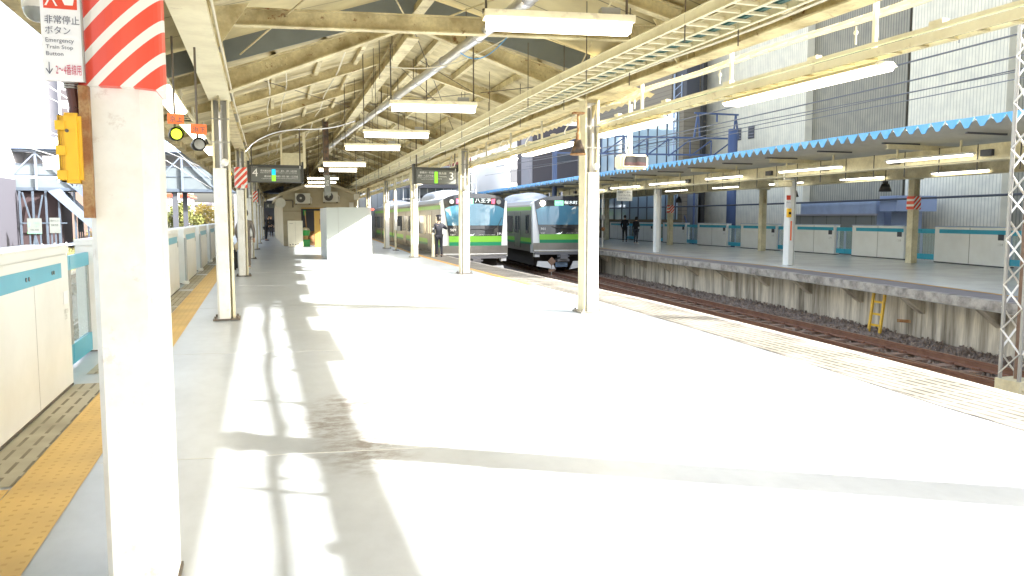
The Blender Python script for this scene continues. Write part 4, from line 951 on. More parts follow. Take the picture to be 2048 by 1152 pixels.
for f in(lambda y:fcx(y)-.3,lambda y:fcx(y)+4.2):
    MB().sweep([(-.02,2.96),(.02,2.96),(.02,3.34),(-.02,3.34)],f,fr(-6,98,4)).build('girder_web','far_cream',fc); MB().sweep([(-.12,2.93),(.12,2.93),(.12,2.958),(-.12,2.958)],f,fr(-6,98,4)).build('girder_flange','far_cream',fc)
b=MB(); 
for y in fr(4,60,1.15): b.box(fcx(y)-.335,fcx(y)-.322,y,y+.02,2.70,3.36)
for y in fr(5.2,60,2.9): b.box(fcx(y)-.42,fcx(y)-.33,y,y+.3,3.05,3.2)
b.build('hanger','bldg_dark',fc)
b=MB()
for y in fr(-4,96,4.9):
    b.ibeam((fxe(y)+.5,y,3.30),(24.3,y+.02,3.28),.12,.10,.015)
b.build('cross_beam','far_cream',fc)
b=MB()
for y in fr(-4,96,2.45): b.box(fxe(y)+.35,fxe(y)+1.5,y-.03,y+.03,3.42,3.46)
b.build('sheet_clip','bldg_dark',fc)
MB().sweep([(-.05,2.90),(.05,2.90),(.05,2.93),(-.05,2.93)],lambda y:fcx(y)-.95,fr(-6,90,4)).build('light_rail','far_cream',fc)
def far_light(x,y0,y1,z,m,label,g):
    r=thing('far_tube_light',label,'light',(x,(y0+y1)/2,z),g); m_=(y1-y0)/2
    MB().prism([(-.06,0),(.06,0),(.13,-.05),(-.13,-.05)],(0,-m_,0),EX,EZ,EY,2*m_).build('housing','white_panel',r); b=MB()
    for a,c_ in((-m_+.03,-.03),(.03,m_-.03)): b.box(-.07,.07,a,c_,-.09,-.051)
    b.build('tubes',m,r); 
    b=MB(); b.box(-.02,.02,-m_+.3,-m_+.34,.0,.3); b.box(-.02,.02,m_-.34,m_-.3,.0,.3); b.build('hanger','far_cream',r)
FL=[(14.3,16.9),(18.9,21.7),(24.2,26.5),(28.6,31.5),(33.2,36.2),(38,41),(9.5,12.1)]
fl=['near far-platform tube light beside the lattice mast','tube light above the far column with the emergency sign','third far-platform tube light, above the far column with the notice board','fourth far-platform tube light, right of the hanging monitor','fifth far-platform tube light behind the hanging monitor','tube light over the right train roof','far-platform tube light hidden beyond the lattice mast']
for (a,c_),l in zip(FL,fl): far_light(fcx((a+c_)/2)-.62,a,c_,3.16,'tube_far',l,'tube lights along the front of the far canopy')
for (a,c_),l in zip([(18,20.1),(22.2,24.3),(26.5,28.6),(31,33),(35.5,37.6)],['inner tube light of the far canopy next to the mast','inner tube light left of the striped far column','inner tube light over the far door housings','inner tube light near the far yellow lamp','inner tube light nearest the two standing people']): far_light(21,a,c_,3.1,'tube_far',l,'inner tube lights of the far canopy')
for (x,y,l) in((19,17.2,'amber ceiling lamp right of the striped far column'),(19,22.2,'amber ceiling lamp left of the striped far column'),(19,30,'amber ceiling lamp above the white far column'),(19,38,'small amber ceiling lamp near the far pole')):
    r=thing('amber_lamp',l,'lamp',(x,y,3.2),'amber ceiling lamps under the far canopy'); B('housing','far_cream',r,-.1,.1,-.5,.5,0,.06); B('diffuser','lamp_orange',r,-.08,.08,-.45,.45,-.05,-.001)
def far_col(x,y,label,sign=None,white=False,wrap=False):
    r=thing('far_column',label,'column',(x,y,0),'columns of the far platform canopy'); w_=.13
    b=MB(); b.box(-w_,-w_+.02,-w_,w_,.005,2.95); b.box(w_-.02,w_,-w_,w_,.005,2.95); b.box(-w_+.021,w_-.021,-.01,.01,.005,2.95); b.build('shaft','far_cream' if not white else 'white_panel',r)
    if white: B('cover','white_panel',r,-.12,.05,-.16,-.135,.01,2.9)
    else: B('cover','far_cream',r,-.10,.10,-.14,-.131,.01,2.3)
    if wrap: MB().box(-.16,.16,-.17,.15,1.90,2.36).build('striped_wrap','wrap_small',r)
    B('capital','far_cream',r,-.3,.3,-.12,.12,2.955,3.05)
    return r
far_col(22.0,21.8,'far cream column with a red striped band, near the lattice mast',wrap=True)
far_col(17.05,22.1,'white far column carrying an emergency sign and yellow box',white=True,wrap=False)
far_col(23.2,32.1,'plain far cream column between two door housings')
far_col(17.6,32.3,'white far column left of the plain cream one, under the notice board',white=True)
far_col(23.2,41,'far cream column with red stripes behind the notice board',wrap=True)
far_col(24.1,51.8,'most distant far column, left of the two standing people')
r=thing('far_pole','slim grey pole on the far platform edge with a small box','pole',(17.9,39,0)); MB().tube((0,0,0.005),(0,0,2.95),.05,8).build('shaft','white_paint',r); B('box','grey_metal',r,-.1,.1,-.12,.0,1.5,1.75); MB().tube((0,-.06,1.0),(0,-.1,1.0),.11,12).build('hose_ring','rusty',r)
r=thing('far_emergency_kit','small white emergency sign over a yellow box on the white far column','sign',(16.82,21.9,0)); B('panel','sign_white',r,-.1,.1,-.01,.01,1.95,2.38); B('pictogram_panel','sign_red',r,-.08,.08,-.015,-.0105,2.2,2.35); text('非常停止',r,(-.08,-.012,2.1),EX,EZ,.16,.04,'ink')
r=thing('far_button_box','tiny yellow button box under the far emergency sign','button box',(16.85,21.9,0)); B('housing','yellow_box',r,-.06,.08,-.05,.05,1.62,1.92,bevel=.01); B('stripe_label','black',r,-.04,.06,-.054,-.0505,1.72,1.8)
r=thing('orange_banner','narrow white board with an orange vertical stripe on the far white column','banner',(16.93,21.87,0)); B('board','white_panel',r,-.07,.07,-.01,.01,.02,1.56); B('stripe','orange_sign',r,-.03,.03,-.014,-.0105,.85,1.5)
r=thing('notice_board','white notice board with three lines of writing under the far canopy','notice board',(16.7,34.0,0)); B('board','white_panel',r,-.35,.45,0,.03,2.42,2.92)
for i,s_ in enumerate(('根岸線下り電車は','これより先の位置に','は止まりません。')): text(s_,r,(-.31,-.004,2.78-.145*i),EX,EZ,.72 if i<2 else .62,.10,'ink')
b=MB(); b.tube((-.3,.015,2.92),(-.3,.015,3.3),.01,6); b.tube((.4,.015,2.92),(.4,.015,3.3),.01,6); b.build('hanger','grey_metal',r)
for x,y,l in((20.6,26.5,'black horn speaker hanging left of the plain far column'),(19.3,20.3,'black horn speaker hanging between the far white and striped columns'),(22.3,38.5,'black horn speaker hanging near the notice board')):
    r=thing('horn_speaker',l,'speaker',(x,y,2.45),'black horn speakers under the far canopy'); MB().tube((0,0,.25),(0,0,0),.12,12,r1=.2).build('horn','black',r,smooth=True); MB().tube((0,0,.25),(0,0,.8),.015,6).build('rod','black',r); B('driver','black',r,-.06,.06,-.06,.06,.25,.34)
r=thing('far_camera','grey box camera beside the top of the white far column','camera',(16.4,21.6,2.62)); B('body','far_cream',r,-.3,.25,-.12,.12,0,.18,bevel=.02); B('hood','far_cream',r,-.34,.28,-.14,.14,.185,.21); MB().tube((0,0,.2),(0,0,.4),.03,8).build('bracket','grey_metal',r)
# far screen doors
fdx=interp([(-5,21.6),(18.6,22.6),(22.1,23.3),(26.7,23.75),(30.7,24.1),(57,26.0),(100,29)])
def fbox(y0,y1,label):
    x0,x1=fdx(y0),fdx(y1); L=math.hypot(x1-x0,y1-y0); a=-math.atan2(x1-x0,y1-y0)
    r=thing('far_door_housing',label,'platform door',(x0,y0,0),'white screen door housings on the far platform',rz=a)
    B('casing','white_panel',r,0,.3,0,L,.04,1.28,bevel=.01); B('teal_band','teal',r,-.004,-.001,.05,L-.25,1.06,1.2); B('seam','grey_metal',r,-.003,-.0005,L*.48,L*.49,.05,1.27); B('notice','bldg_dark',r,-.004,-.001,.14,.4,.88,1.07); B('kick_plate','bldg_dark',r,-.002,.29,.01,L-.01,.006,.04); B('top_cover','pale_blue',r,-.015,.315,-.01,L+.01,1.2815,1.315)
    text('ご注意',r,(-.0015,.40,.70),-EY,EZ,.24,.08,'grey_metal',off=.002)
def fglass(y0,y1,label):
    x0,x1=fdx(y0),fdx(y1); L=math.hypot(x1-x0,y1-y0); a=-math.atan2(x1-x0,y1-y0)
    r=thing('far_glass_door',label,'platform door',(x0+.12,y0,0),'glass door leaves on the far platform',rz=a)
    for c0,c1 in((.02,L/2-.01),(L/2+.01,L-.02)):
        B('top_rail','teal',r,-.02,.02,c0,c1,1.04,1.2); B('bottom_rail','teal',r,-.02,.02,c0,c1,.08,.28); b=MB(); b.box(-.015,.015,c0,c0+.05,.281,1.039); b.box(-.015,.015,c1-.05,c1,.281,1.039); b.build('frame','pale_blue',r); B('pane','glass_clear',r,-.004,.004,c0+.051,c1-.051,.281,1.039)
fb=[(14.5,17.0),(18.6,22.05),(23.6,26.7),(27.9,30.9),(32.4,35.7),(37.2,40.6),(42.2,45.4),(46.9,50.2),(51.8,55)]
fbl=['beyond the lattice mast','widest, left of the lattice mast','left of the striped far column','left of the emergency sign column','behind the plain far column','behind the white notice column','right of the two standing people','behind the two standing people','most distant, next to the right train']
for i,(a,c_) in enumerate(fb):
    fbox(a,c_,'white far door housing, '+fbl[i])
    if i<8: fglass(c_+.02,fb[i+1][0]-.02,'blue framed glass doors right of the far housing '+fbl[i+1])

# yellow ladder
r=thing('track_ladder','short yellow ladder leaning on the far platform wall','ladder',(14.30,15.2,-1.2),rz=.0)
b=MB(); b.beam((0,-.18,0),(.12,-.18,1.0),.05,.06); b.beam((0,.18,0),(.12,.18,1.0),.05,.06); b.build('side_rail','ladder_yellow',r)
for z in(.15,.42,.72): MB().box(.01+z*.12,.05+z*.12,-.16,.16,z,z+.05).build('rung','ladder_yellow',r)
r=thing('rusty_bracket','small rusty bracket sticking out of the far platform wall by the ladder','bracket',(14.5,14.7,-.85)); MB().beam((0,0,0),(.5,-.45,-.02),.05,.07).build('arm','rusty',r)
# diamond marker
r=thing('track_marker','small post with pale diamond plates standing between the two tracks','marker',(12.05,31.5,-1.2))
MB().tube((0,0,0),(0,0,1.0),.02,6).build('post','grey_metal',r)
for i,(z,s_) in enumerate(((.92,.20),(.52,.15),(.25,.13))): MB().prism([(0,-s_),(s_,0),(0,s_),(-s_,0)] if i==0 else [(-s_,-.07),(s_,-.02),(s_,.08),(-s_,.05)],(0,-.03,z),EX,EZ,EY,.012).build('plate','rusty',r) 
for c in r.children:
    if c.name.startswith('plate'): c.data.materials[0]=M['sleeper']

# lattice mast
r=thing('lattice_mast','pale grey riveted lattice mast at the right edge of the photo','mast',(10.62,8.45,-1.2))
w_=.155; b=MB(); Hm=9
for a in(-1,1):
    for c_ in(-1,1): b.box(a*w_-.02,a*w_+.02,c_*w_-.02,c_*w_+.02,0,Hm)
b.build('leg_angle','grey_metal',r); b=MB(); z=.5; i=0
while z<Hm-.3:
    s_=1 if i%2 else -1
    for c_ in(-1,1):
        b.beam((-s_*w_,c_*(w_+.024),z),(s_*w_,c_*(w_+.024),z+.33),.008,.035,up=(0,1,0)); b.beam((c_*(w_+.024),-s_*w_,z),(c_*(w_+.024),s_*w_,z+.33),.035,.008)
    z+=.33; i+=1
b.build('lacing','white_paint',r); b=MB(); b.box(-.2,.2,-.2,.2,-.02,.42)
for a in(-.13,0,.13):
    for q in(.1,.3): b.sphere((a,-.205,q),.02,6,4)
b.build('foot_plate','far_cream',r)
MB().box(-.05,.05,-.02,.02,.43,Hm).build('inner_plate','sleeper',r)
b=MB(); b.tube((.0,-.2,4.55),(-.2,-.25,4.55),.03,8)
b.build('bracket_arm','grey_metal',r)
for q in(0,1):
    b=MB(); b.tube((-.25-.14*q,-.25,4.58-.03*q),(-.29-.14*q,-.25,4.57-.03*q),.085,16); b.build('insulator','insulator',r)

# overhead wires
def wirething(label,pts,rad=.012,sag=.25,m='wire'):
    r=thing('overhead_wire',label,'wire'); b=MB()
    for (p0,p1) in pts:
        P=[Vector(p0).lerp(Vector(p1),i/14)-Vector((0,0,sag*math.sin(math.pi*i/14))) for i in range(15)]; b.path(P,rad,5)
    b.build('strand',m,r); return r
wirething('dark overhead wires crossing in front of the grey facade above the blue canopy edge',[((12.6,3,5.15),(17.5,60,6.5)),((12.8,3,4.95),(17.8,60,6.1)),((13.6,3,5.6),(19.5,60,6.9)),((13.2,3,4.65),(18.2,60,5.7))],.02)
wirething('thin pale wires crossing in front of the grey facade',[((13.6,4,4.35),(18.5,58,6.0)),((14.6,4,4.5),(20,58,5.6))],.013)
wirething('contact wire and messenger wire over the nearer right track',[((10.4,-4,4.0),(13.8,48,4.3)),((10.4,-4,4.9),(13.8,48,5.3))],.010)
wirething('thick dark cables stretched behind the far platform doors',[((27,12,3.55),(27,60,3.4)),((27,12,2.6),(27,60,2.4))],.05,.12)
r=thing('wire_insulator_rod','white pull-off rod with clamps on the overhead wire left of the mast','rod'); MB().path([(10.35,8.3,4.55),(10.1,8.9,4.48),(9.9,9.5,4.45)],.008,6).build('rod','insulator',r); MB().tube((10.0,9.2,4.44),(10.0,9.2,4.2),.007,5).build('dropper','wire',r)
wirething('pale overhead wires fanning over the left tracks in front of the footbridge',[((-3.7,2,4.1),(-3.7,110,4.2)),((-3.7,2,4.9),(-3.7,110,4.9)),((-7.6,2,4.1),(-7.6,110,4.2)),((-7.6,2,5.0),(-7.6,110,5.0)),((-9.5,8,6.4),(-2.5,90,5.6))],.012,.1,'insulator')

# catenary gantry (blue)
r=thing('catenary_gantry','blue steel lattice gantry behind the far canopy','gantry',(0,0,0))
gy=44; b=MB(); b.beam((17,gy,6.55),(28.3,gy-1,6.6),.12,.1); b.beam((17,gy,5.5),(28.3,gy-1,5.55),.12,.1)
n=8
for i in range(n):
    x0=17+12.3*i/n; x1=17+12.3*(i+1)/n; b.beam((x0,gy,5.5),(x1,gy,6.55),.07,.07); b.beam((x1,gy,5.5),(x1,gy,6.55),.06,.06)
b.build('truss','blue_steel',r)
b=MB(); b.beam((25.9,gy-1,6.6),(26.15,gy-1,8.1),.1,.1); b.beam((29.1,gy-1,6.6),(28.85,gy-1,8.1),.1,.1); b.beam((25.9,gy-1,8.1),(29.05,gy-1,8.1),.12,.1); b.beam((26.3,gy-1,6.6),(26.15,gy-1,8.1),.08,.08); b.beam((28.7,gy-1,6.6),(28.85,gy-1,8.1),.08,.08); b.beam((27.5,gy-1,7.6),(27.5,gy-1,8.1),.08,.08); b.build('top_frame','blue_steel',r)
MB().tube((28.7,gy-1,-1.3),(28.7,gy-1,7.2),.30,16).build('post','blue_steel',r,smooth=True); MB().tube((17,gy,-1.3),(17,gy,6.6),.15,12).build('post','blue_steel',r)
r=thing('blue_lattice_mast','tall narrow pale blue lattice mast in front of the dark tower','mast'); b=MB()
for s_ in(-.3,.3): b.beam((27.6+s_,48,5),(27.6+s_,48,11.4),.08,.08)
for i in range(12): b.beam((27.3,48,5+.53*i),(27.9,48,5.5+.53*i),.05,.05)
b.build('frame','pale_blue',r)

# ================= BUILDINGS RIGHT =================
bx=30.0
r=thing('warehouse_building','huge ribbed grey-beige metal building behind the far platform','building')
segs=[(5.4,25.1,'facade_dark',15.8,0.4,'wall'),(25.1,30.3,'facade_light',15.8,0,'wall'),(30.95,37.8,'facade_dark',15.8,.5,'wall'),(37.8,48.8,'facade_light',15.8,0.0,'wall')]
for a,c_,m,h,dx,nm in segs: B(nm,m,r,bx+dx,bx+9,a+.001,c_-.001,-1.45,h)
B('recess','black',r,bx+.9,bx+8,30.3,30.95,-1.45,15.5)
B('wall','facade_light',r,bx,bx+9,-40,5.399,-1.45,10.5)
for y in(42.6,44.0):
    q=B('window','bldg_dark',r,bx-.04,bx-.001,y,y+.62,6.65,7.45)
    b=MB()
    for i in range(4): b.box(bx-.07,bx-.041,y,y+.62,6.75+.19*i,6.78+.19*i)
    b.build('louvre','bldg_grey',q)
r=thing('annex_shed','low pale blue shed in front of the grey ribbed building','shed'); B('wall','sky_box',r,27.8,29.6,28.8,34.2,1.0,2.35); B('wall','pale_blue',r,27.3,27.79,29.2,34.5,1.0,2.45); B('roof','sky_box',r,27.1,29.4,27.8,28.79,1.9,2.6); B('base_wall','fence_cool',r,27.35,28.5,28.9,34.4,-1.4,.999)
r=thing('panel_fence','grey panelled fence behind the far door housings','fence'); B('panels','fence_cool',r,26.9,26.98,28.8,35.3,-.2,1.72); B('top_rail','bldg_grey',r,26.85,27.03,28.8,35.3,1.721,1.8)
r=thing('maintenance_fence','low grey mesh fence behind the two standing people','fence'); B('panels','facade_cool',r,28.0,28.1,46,75,-1.4,3.2); b=MB(); 
for y in fr(46,74,2.5): b.beam((27.8,y,-1.4),(27.8,y,3.8),.1,.1); b.beam((27.8,y,0),(27.8,y+2.5,3.6),.06,.06)
b.build('posts','blue_steel',r)
# buildings in the gap (u 1200-1400)
def bld(name,label,x0,x1,y,z1,m,d=14,z0=-1.45):
    r=thing(name,label,'building'); B('wall',m,r,x0,x1,y,y+d,z0,z1); return r
r=thing('concrete_pole','tall black pole standing before the left end of the ribbed facade','pole'); B('shaft','black',r,28.45,28.75,46.2,46.5,-1.4,15)
r=thing('glass_building','beige banded building with a large glass curtain wall behind the gantry','building'); B('wall','facade_brick',r,27.6,36.5,48.9,66,-1.45,14.5); B('end_wall','facade_brick',r,27.6,28.9,47.2,48.899,-1.45,9.4); B('dark_end','bldg_dark',r,27.9,28.9,47.4,48.898,9.401,14); B('glass_wall','curtain_glass',r,27.5,27.599,47.8,64,1.5,9.5)
b=MB()
for i in range(12): b.box(27.44,27.499,47.8+1.4*i,47.88+1.4*i,1.5,9.5)
for z in(4.2,7.0): b.box(27.46,27.499,47.8,64,z,z+.07)
b.build('mullion','bldg_dark',r)
r=bld('purple_block','dull purple windowless block above the right train roof',20.6,24.4,58,8.9,'bldg_purple',4); B('vent','bldg_dark',r,22.4,23.8,57.95,57.999,6.0,6.8); B('corner_strip','bldg_grey',r,20.3,20.59,58.1,60,-1.4,8.9)
b=MB(); 
for y0,c0,c1,z in((60,10.6,16.6,6.0),): pass
r=bld('light_house_block','pale blue-white block with roof railing above the train roofs',12.2,16.6,62,5.8,'facade_cool'); B('upper_storey','reddish',r,13.8,16.9,63,69,5.81,7.4); B('awning','bldg_dark',r,10.6,15.2,60.6,61.9,3.95,4.7); 
b=MB()
for i in range(7): b.beam((10.9+.65*i,61.3,2.4),(10.9+.65*i,61.3,3.94),.06,.06)
b.beam((10.8,61.3,3.1),(15,61.3,3.1),.05,.05); b.build('railing','insulator',r)
b=MB()
for z in fr(3,7.4,.7): b.box(16.3,17.0,61.6,61.7,z,z+.08)
b.beam((16.35,61.6,2),(16.35,61.6,8),.08,.08); b.beam((16.95,61.6,2),(16.95,61.6,8),.08,.08); b.build('ladder_frame','insulator',r)
B('window','bldg_dark',r,12.4,13.2,61.94,61.999,2.5,3.4)
r=bld('blue_white_block','tall pale block seen through the right eave cables',9,14.5,95,13.5,'bldg_white'); b=MB()
for i in range(5):
    for j in range(5): b.box(9.3+1.05*i,9.9+1.05*i,94.93,94.999,5.0+1.7*j,6.2+1.7*j)
b.build('window','bldg_blue',r)
r=bld('grey_tower_block','grey-blue block with window bands behind the purple block',17,22,85,18,'facade_cool'); b=MB()
for j in range(4): b.box(17.2,21.8,84.93,84.999,9.5+2.1*j,10.6+2.1*j)
b.build('window','bldg_dark',r)
r=bld('white_house','small white house far behind the glass building',25.8,29.5,82,9.5,'bldg_white'); B('window','bldg_dark',r,26.5,28,81.94,81.999,5.5,7)
r=bld('corrugated_store','pale corrugated store beyond the left train roof',7.6,12.1,66,4.2,'facade_cool')
# ================= LEFT BACKGROUND =================
fbx=thing('footbridge','grey-blue covered footbridge with trussed sides crossing the left tracks','footbridge')
by=70
x0,x1=-19.2,2.0
B('deck','bridge_steel',fbx,x0,x1,by,by+3.2,3.75,4.0); B('lower_panel','bridge_panel',fbx,x0,x1,by+.1,by+.16,4.0,5.75); B('eave','bridge_steel',fbx,x0,x1,by-.2,by+.1,6.75,6.95); 
b=MB().prism([(-.5,6.96),(3.7,6.96),(1.6,8.1)],(x0,by,0),EY,EZ,EX,x1-x0).build('roof','bridge_roof',fbx)
b=MB()
for i,x in enumerate(fr(x0,x1,.55)): b.beam((x,by-.45,7.0),(x,by+1.55,8.12),.05,.04)
b.build('roof_rib','pale_blue',fbx)['kind']='stuff'
B('rear_wall','bldg_white',fbx,x0,x1,by+2.9,by+3.0,4.0,6.9)
b=MB(); n=8
for i in range(n+1):
    x=x0+(x1-x0)*i/n; b.beam((x,by-.05,3.8),(x,by-.05,6.8),.16,.14)
    if i<n:
        xm_=x+(x1-x0)/n
        if i%2: b.beam((x,by-.05,6.7),(xm_,by-.05,3.9),.12,.1)
        else: b.beam((x,by-.05,3.9),(xm_,by-.05,6.7),.12,.1)
b.build('truss','truss_blue',fbx); b=MB(); b.box(x0,x1,by+.05,by+.12,5.76,5.84); b.box(x0,x1,by+.05,by+.12,4.95,5.02); b.build('handrail','bridge_steel',fbx)
b=MB(); 
for x in(-6.6,): b.box(x-.2,x+.2,by+.3,by+.7,-1.4,3.75); b.box(x+.5,x+.85,by+1.5,by+1.9,-1.4,3.75)
b.build('pier','bldg_dark',fbx)
# stair tower
r=thing('stair_tower','dark maroon stair tower with steel framing under the footbridge','stair tower',(1.9,0,0))
B('core','maroon',r,-20.5,-16.9,by+.5,by+4,-1.4,3.7); b=MB()
for x in(-19.6,-18.7,-17.8,-16.9,-15.8,-14.6): b.beam((x,by-.3,-1.2),(x,by-.3,3.7),.14,.14)
b.beam((-19.6,by-.35,1.2),(-16.4,by-.35,1.2),.12,.1); b.beam((-19.4,by-.35,3.6),(-18.4,by-.35,-.9),.1,.1); b.beam((-18.8,by-.4,-.6),(-18,by-.4,3.4),.1,.1); b.build('steel_frame','bridge_steel',r)
b=MB(); b.prism([(-17.6,3.7),(-13.0,-.9),(-13.0,-.3),(-16.8,3.9)],(0,by-.6,0),EX,EZ,EY,2.2).build('stair_flight','truss_blue',r); MB().prism([(-15.8,4.0),(-12.6,.6),(-12.2,.9),(-15.2,4.1)],(0,by-.8,0),EX,EZ,EY,2.8).build('stair_roof','bridge_roof',r)
r=thing('station_building','tall station building with glazed upper storey at the far left','building',(1.7,0,0)); B('wall','station_wall',r,-24,-19.7,62,76,-1.4,4.6); B('upper_wall','bldg_white',r,-25,-19.8,60,76,4.61,9.8)
b=MB()
for i in range(6): b.box(-24.5+.85*i,-24.35+.85*i,59.9,59.99,4.8,8.6)
b.build('mullion','bldg_grey',r); B('corner_post','pale_blue',r,-19.69,-19.3,61.5,62.2,-1.4,6.8)
b=MB(); 
for i in range(7): b.beam((-22.6+.45*i,58,5.2),(-22.6+.45*i,58,7.6),.08,.08)
b.beam((-22.7,58,7.5),(-19.8,58,7.5),.1,.1); b.build('roof_fence','bldg_grey',r)
r=thing('apartment_tower','white apartment tower with small paired windows above the footbridge','building'); tx,ty=-31.6,150
B('wall','bldg_white',r,tx,tx+12,ty,ty+14,-1.4,38)
B('stair_core','bldg_grey',r,tx-2.4,tx-.001,ty+1,ty+12,-1.4,35)
for j in range(9):
    q=B('window','bldg_grey',r,tx+3.0,tx+4.6,ty-.05,ty-.001,9.5+3*j,11+3*j); B('balcony','bldg_purple',r,tx+.4,tx+1.4,ty-.06,ty-.001,9.4+3*j,11.1+3*j); B('window','bldg_grey',r,tx+7.6,tx+8.0,ty-.05,ty-.001,9.6+3*j,10.8+3*j)
for nm,lb,xa,xb_,y,z,m in(('brick_house','low brick coloured building beyond the footbridge piers',-30,-9.5,120,7.5,'bldg_brick'),('white_store','bright white low store beside the tracks',-14.0,-8.4,105,4.2,'bldg_white'),('pale_house','pale low house left of the distant trees',-9.0,-6.5,118,3.4,'bldg_cream')):
    r=thing(nm,lb,'building'); B('wall',m,r,xa,xb_,y,y+10,-1.4,z); b=MB()
    for i in range(int((xb_-xa)/2.2)): b.box(xa+.8+2.2*i,xa+1.8+2.2*i,y-.05,y-.001,z-3,z-1.8)
    b.build('window','bldg_dark',r); B('roof','bldg_grey' if nm!='white_store' else 'sign_red',r,xa-.3,xb_+.3,y-.3,y+10.3,z+.001,z+.35)
r=thing('shelter','small blue roofed shelter beside the stairs','shelter'); B('roof','bridge_roof',r,-15.2,-10.9,79,83,1.9,2.5); b=MB()
for x in(-14.8,-13,-11.3): b.beam((x,79.4,-1.3),(x,79.4,1.9),.15,.15)
b.build('post','pale_blue',r)
# boards beside the track
def board(x,y,w_,h_,z,label,m='board_white',lines=()):
    r=thing('billboard',label,'billboard',(x,y,-.95),'advertising boards on legs beside the left tracks'); B('panel',m,r,0,w_,-.05,.05,z,z+h_)
    b=MB()
    for i in range(3): a=.12*w_+.38*w_*i; b.box(a-.05,a+.05,.06,.12,0,z+h_*.8); 
    b.build('leg','bridge_steel',r); 
    for q in lines: text(q[0],r,(q[1]*w_,-.055,z+q[2]*h_),EX,EZ,q[3]*w_,q[4]*h_,q[5])
    return r
k=board(-16.35,66,.92,1.15,1.38,'white billboard with a green leaf emblem, leftmost on the verge',lines=[('神奈川',.45,.62,.45,.14,'poster_green'),('大学',.5,.4,.3,.14,'poster_green'),('TEL 045',.2,.22,.6,.07,'black')])
MB().prism([(.10,.45),(.2,.62),(.2,.82),(.14,.9),(.06,.8),(.06,.55)],(0,-.056,1.38),EX,EZ,EY,.003).build('emblem','poster_green',k); B('green_base','poster_green',k,0,.92,-.056,-.051,1.38,1.53)
board(-15.0,66.5,.68,1.15,1.42,'white billboard with a grey header, second on the verge',lines=[('駅前クリニック',.1,.74,.8,.12,'black'),('内科 外科',.15,.45,.7,.14,'black')])
board(-14.4,73,.42,1.2,1.4,'narrow pale billboard in the middle of the verge','board_blue',[('歯科',.2,.5,.6,.2,'black')])
board(-14.0,84,.55,1.3,1.3,'pale blue narrow billboard, second from the right','board_blue',[('眼科',.2,.5,.6,.2,'black')])
board(-13.2,84,.45,1.3,1.3,'pale teal narrow billboard nearest the big pillar','board_white',[('学院',.2,.5,.6,.2,'poster_green')])
r=thing('trackside_fence','low white rail fence along the verge behind the billboards','fence'); b=MB()
for y in fr(30,90,2.0): x=-17.5+(y-30)*.14; b.box(x-.04,x+.04,y-.04,y+.04,-.95,-.1)
b.build('post','insulator',r); MB().sweep([(-.03,-.35),(.03,-.35),(.03,-.2),(-.03,-.2)],lambda y:-17.5+(y-30)*.14,fr(30,90,10)).build('rail','pale_blue',r)
r=thing('glass_railing','dark glass railing with pale letters by the maroon wall at the far left','railing'); B('panel','glass_dark',r,-20.5,-15.5,51,51.05,-.9,.7); text('さんさん',r,(-18.6,50.98,-.5),EX,EZ,2.6,.8,'grey_metal')
r=thing('catenary_mast','white catenary mast and arm at the far left in front of the station building','mast'); b=MB(); b.beam((-14.5,42,-1.2),(-14.5,42,5.6),.28,.28); b.build('post','insulator',r); b=MB(); b.beam((-19,42,5.35),(-2.4,42,5.1),.16,.2); b.beam((-14.5,42,3.6),(-9,42,3.5),.09,.09); b.beam((-12,42,5.3),(-12,42,3.9),.06,.06); b.beam((-9,42,5.3),(-9,42,3.3),.06,.06); b.build('arm','insulator',r); B('feeder_box','insulator',r,-9.6,-8.4,41.9,42.1,3.9,4.5)
for i,(x,y,l) in enumerate(((-8.6,95,'white utility pole left of the footbridge pier'),(-4.9,100,'thin white utility pole right of the footbridge pier'),(-2.9,108,'thin pale pole near the nearest left column'))):
    r=thing('utility_pole',l,'pole',(x,y,-1.4)); MB().tube((0,0,0),(0,0,7),.2,8,r1=.13).build('shaft','insulator',r); MB().beam((-1,0,6.2),(1,0,6.2),.12,.12).build('crossarm','insulator',r)

# trees
def tree(x,y,h,rad,label,m='leaf',seed=1,n=2600,trunk=True,z0=-1.4,low_=.15):
    q=random.Random(seed); r=thing('bushy_tree',label,'tree',(x,y,z0))
    b=MB()
    b.tube((0,0,0),(0,0,h*.5),.22,8,r1=.12)
    cl=[]
    for i in range(14):
        a=q.uniform(0,6.28); e=q.uniform(low_,.95); rr=rad*(.35+.65*q.random())*math.sin(math.pi*min(.95,e*.9+.12))**.5; c=Vector((math.cos(a)*rr*.75,math.sin(a)*rr*.75,h*e)); cl.append((c,rad*q.uniform(.28,.5)))
        b.tube((0,0,h*.3),tuple(c),.07,5,r1=.02)
    b.build('trunk','bark',r)
    f=MB()
    for i in range(n):
        c,s_=q.choice(cl); d=Vector((q.gauss(0,1),q.gauss(0,1),q.gauss(0,.8))).normalized()*s_*q.random()**.4; p=c+d; t=h*.028*q.uniform(.6,1.5)
        u=Vector((q.gauss(0,1),q.gauss(0,1),q.gauss(0,1))).normalized(); v=u.cross(Vector((q.gauss(0,1),q.gauss(0,1),q.gauss(0,1)))).normalized()
        f.add([p-u*t,p+v*t*.7,p+u*t,p-v*t*.7],[(0,1,2,3)])
    f.build('crown',m,r,fix=False); return r
tree(-8.6,92,4.6,2.9,'olive bushy tree right of the foreground pillar below the footbridge','leaf',1)
tree(-6.3,112,4.2,3.4,'golden green tree right of the footbridge pier','leaf_gold',2)
tree(-2.6,118,4.0,3.2,'sunlit golden tree near the nearest left column','leaf_gold',3)
tree(-9.6,84,2.6,2.0,'dark low shrub at the foot of the footbridge pier','leaf_dark',4,1800)
tree(-11.4,122,6,4.0,'pale tree behind the footbridge windows','leaf_gold',6)
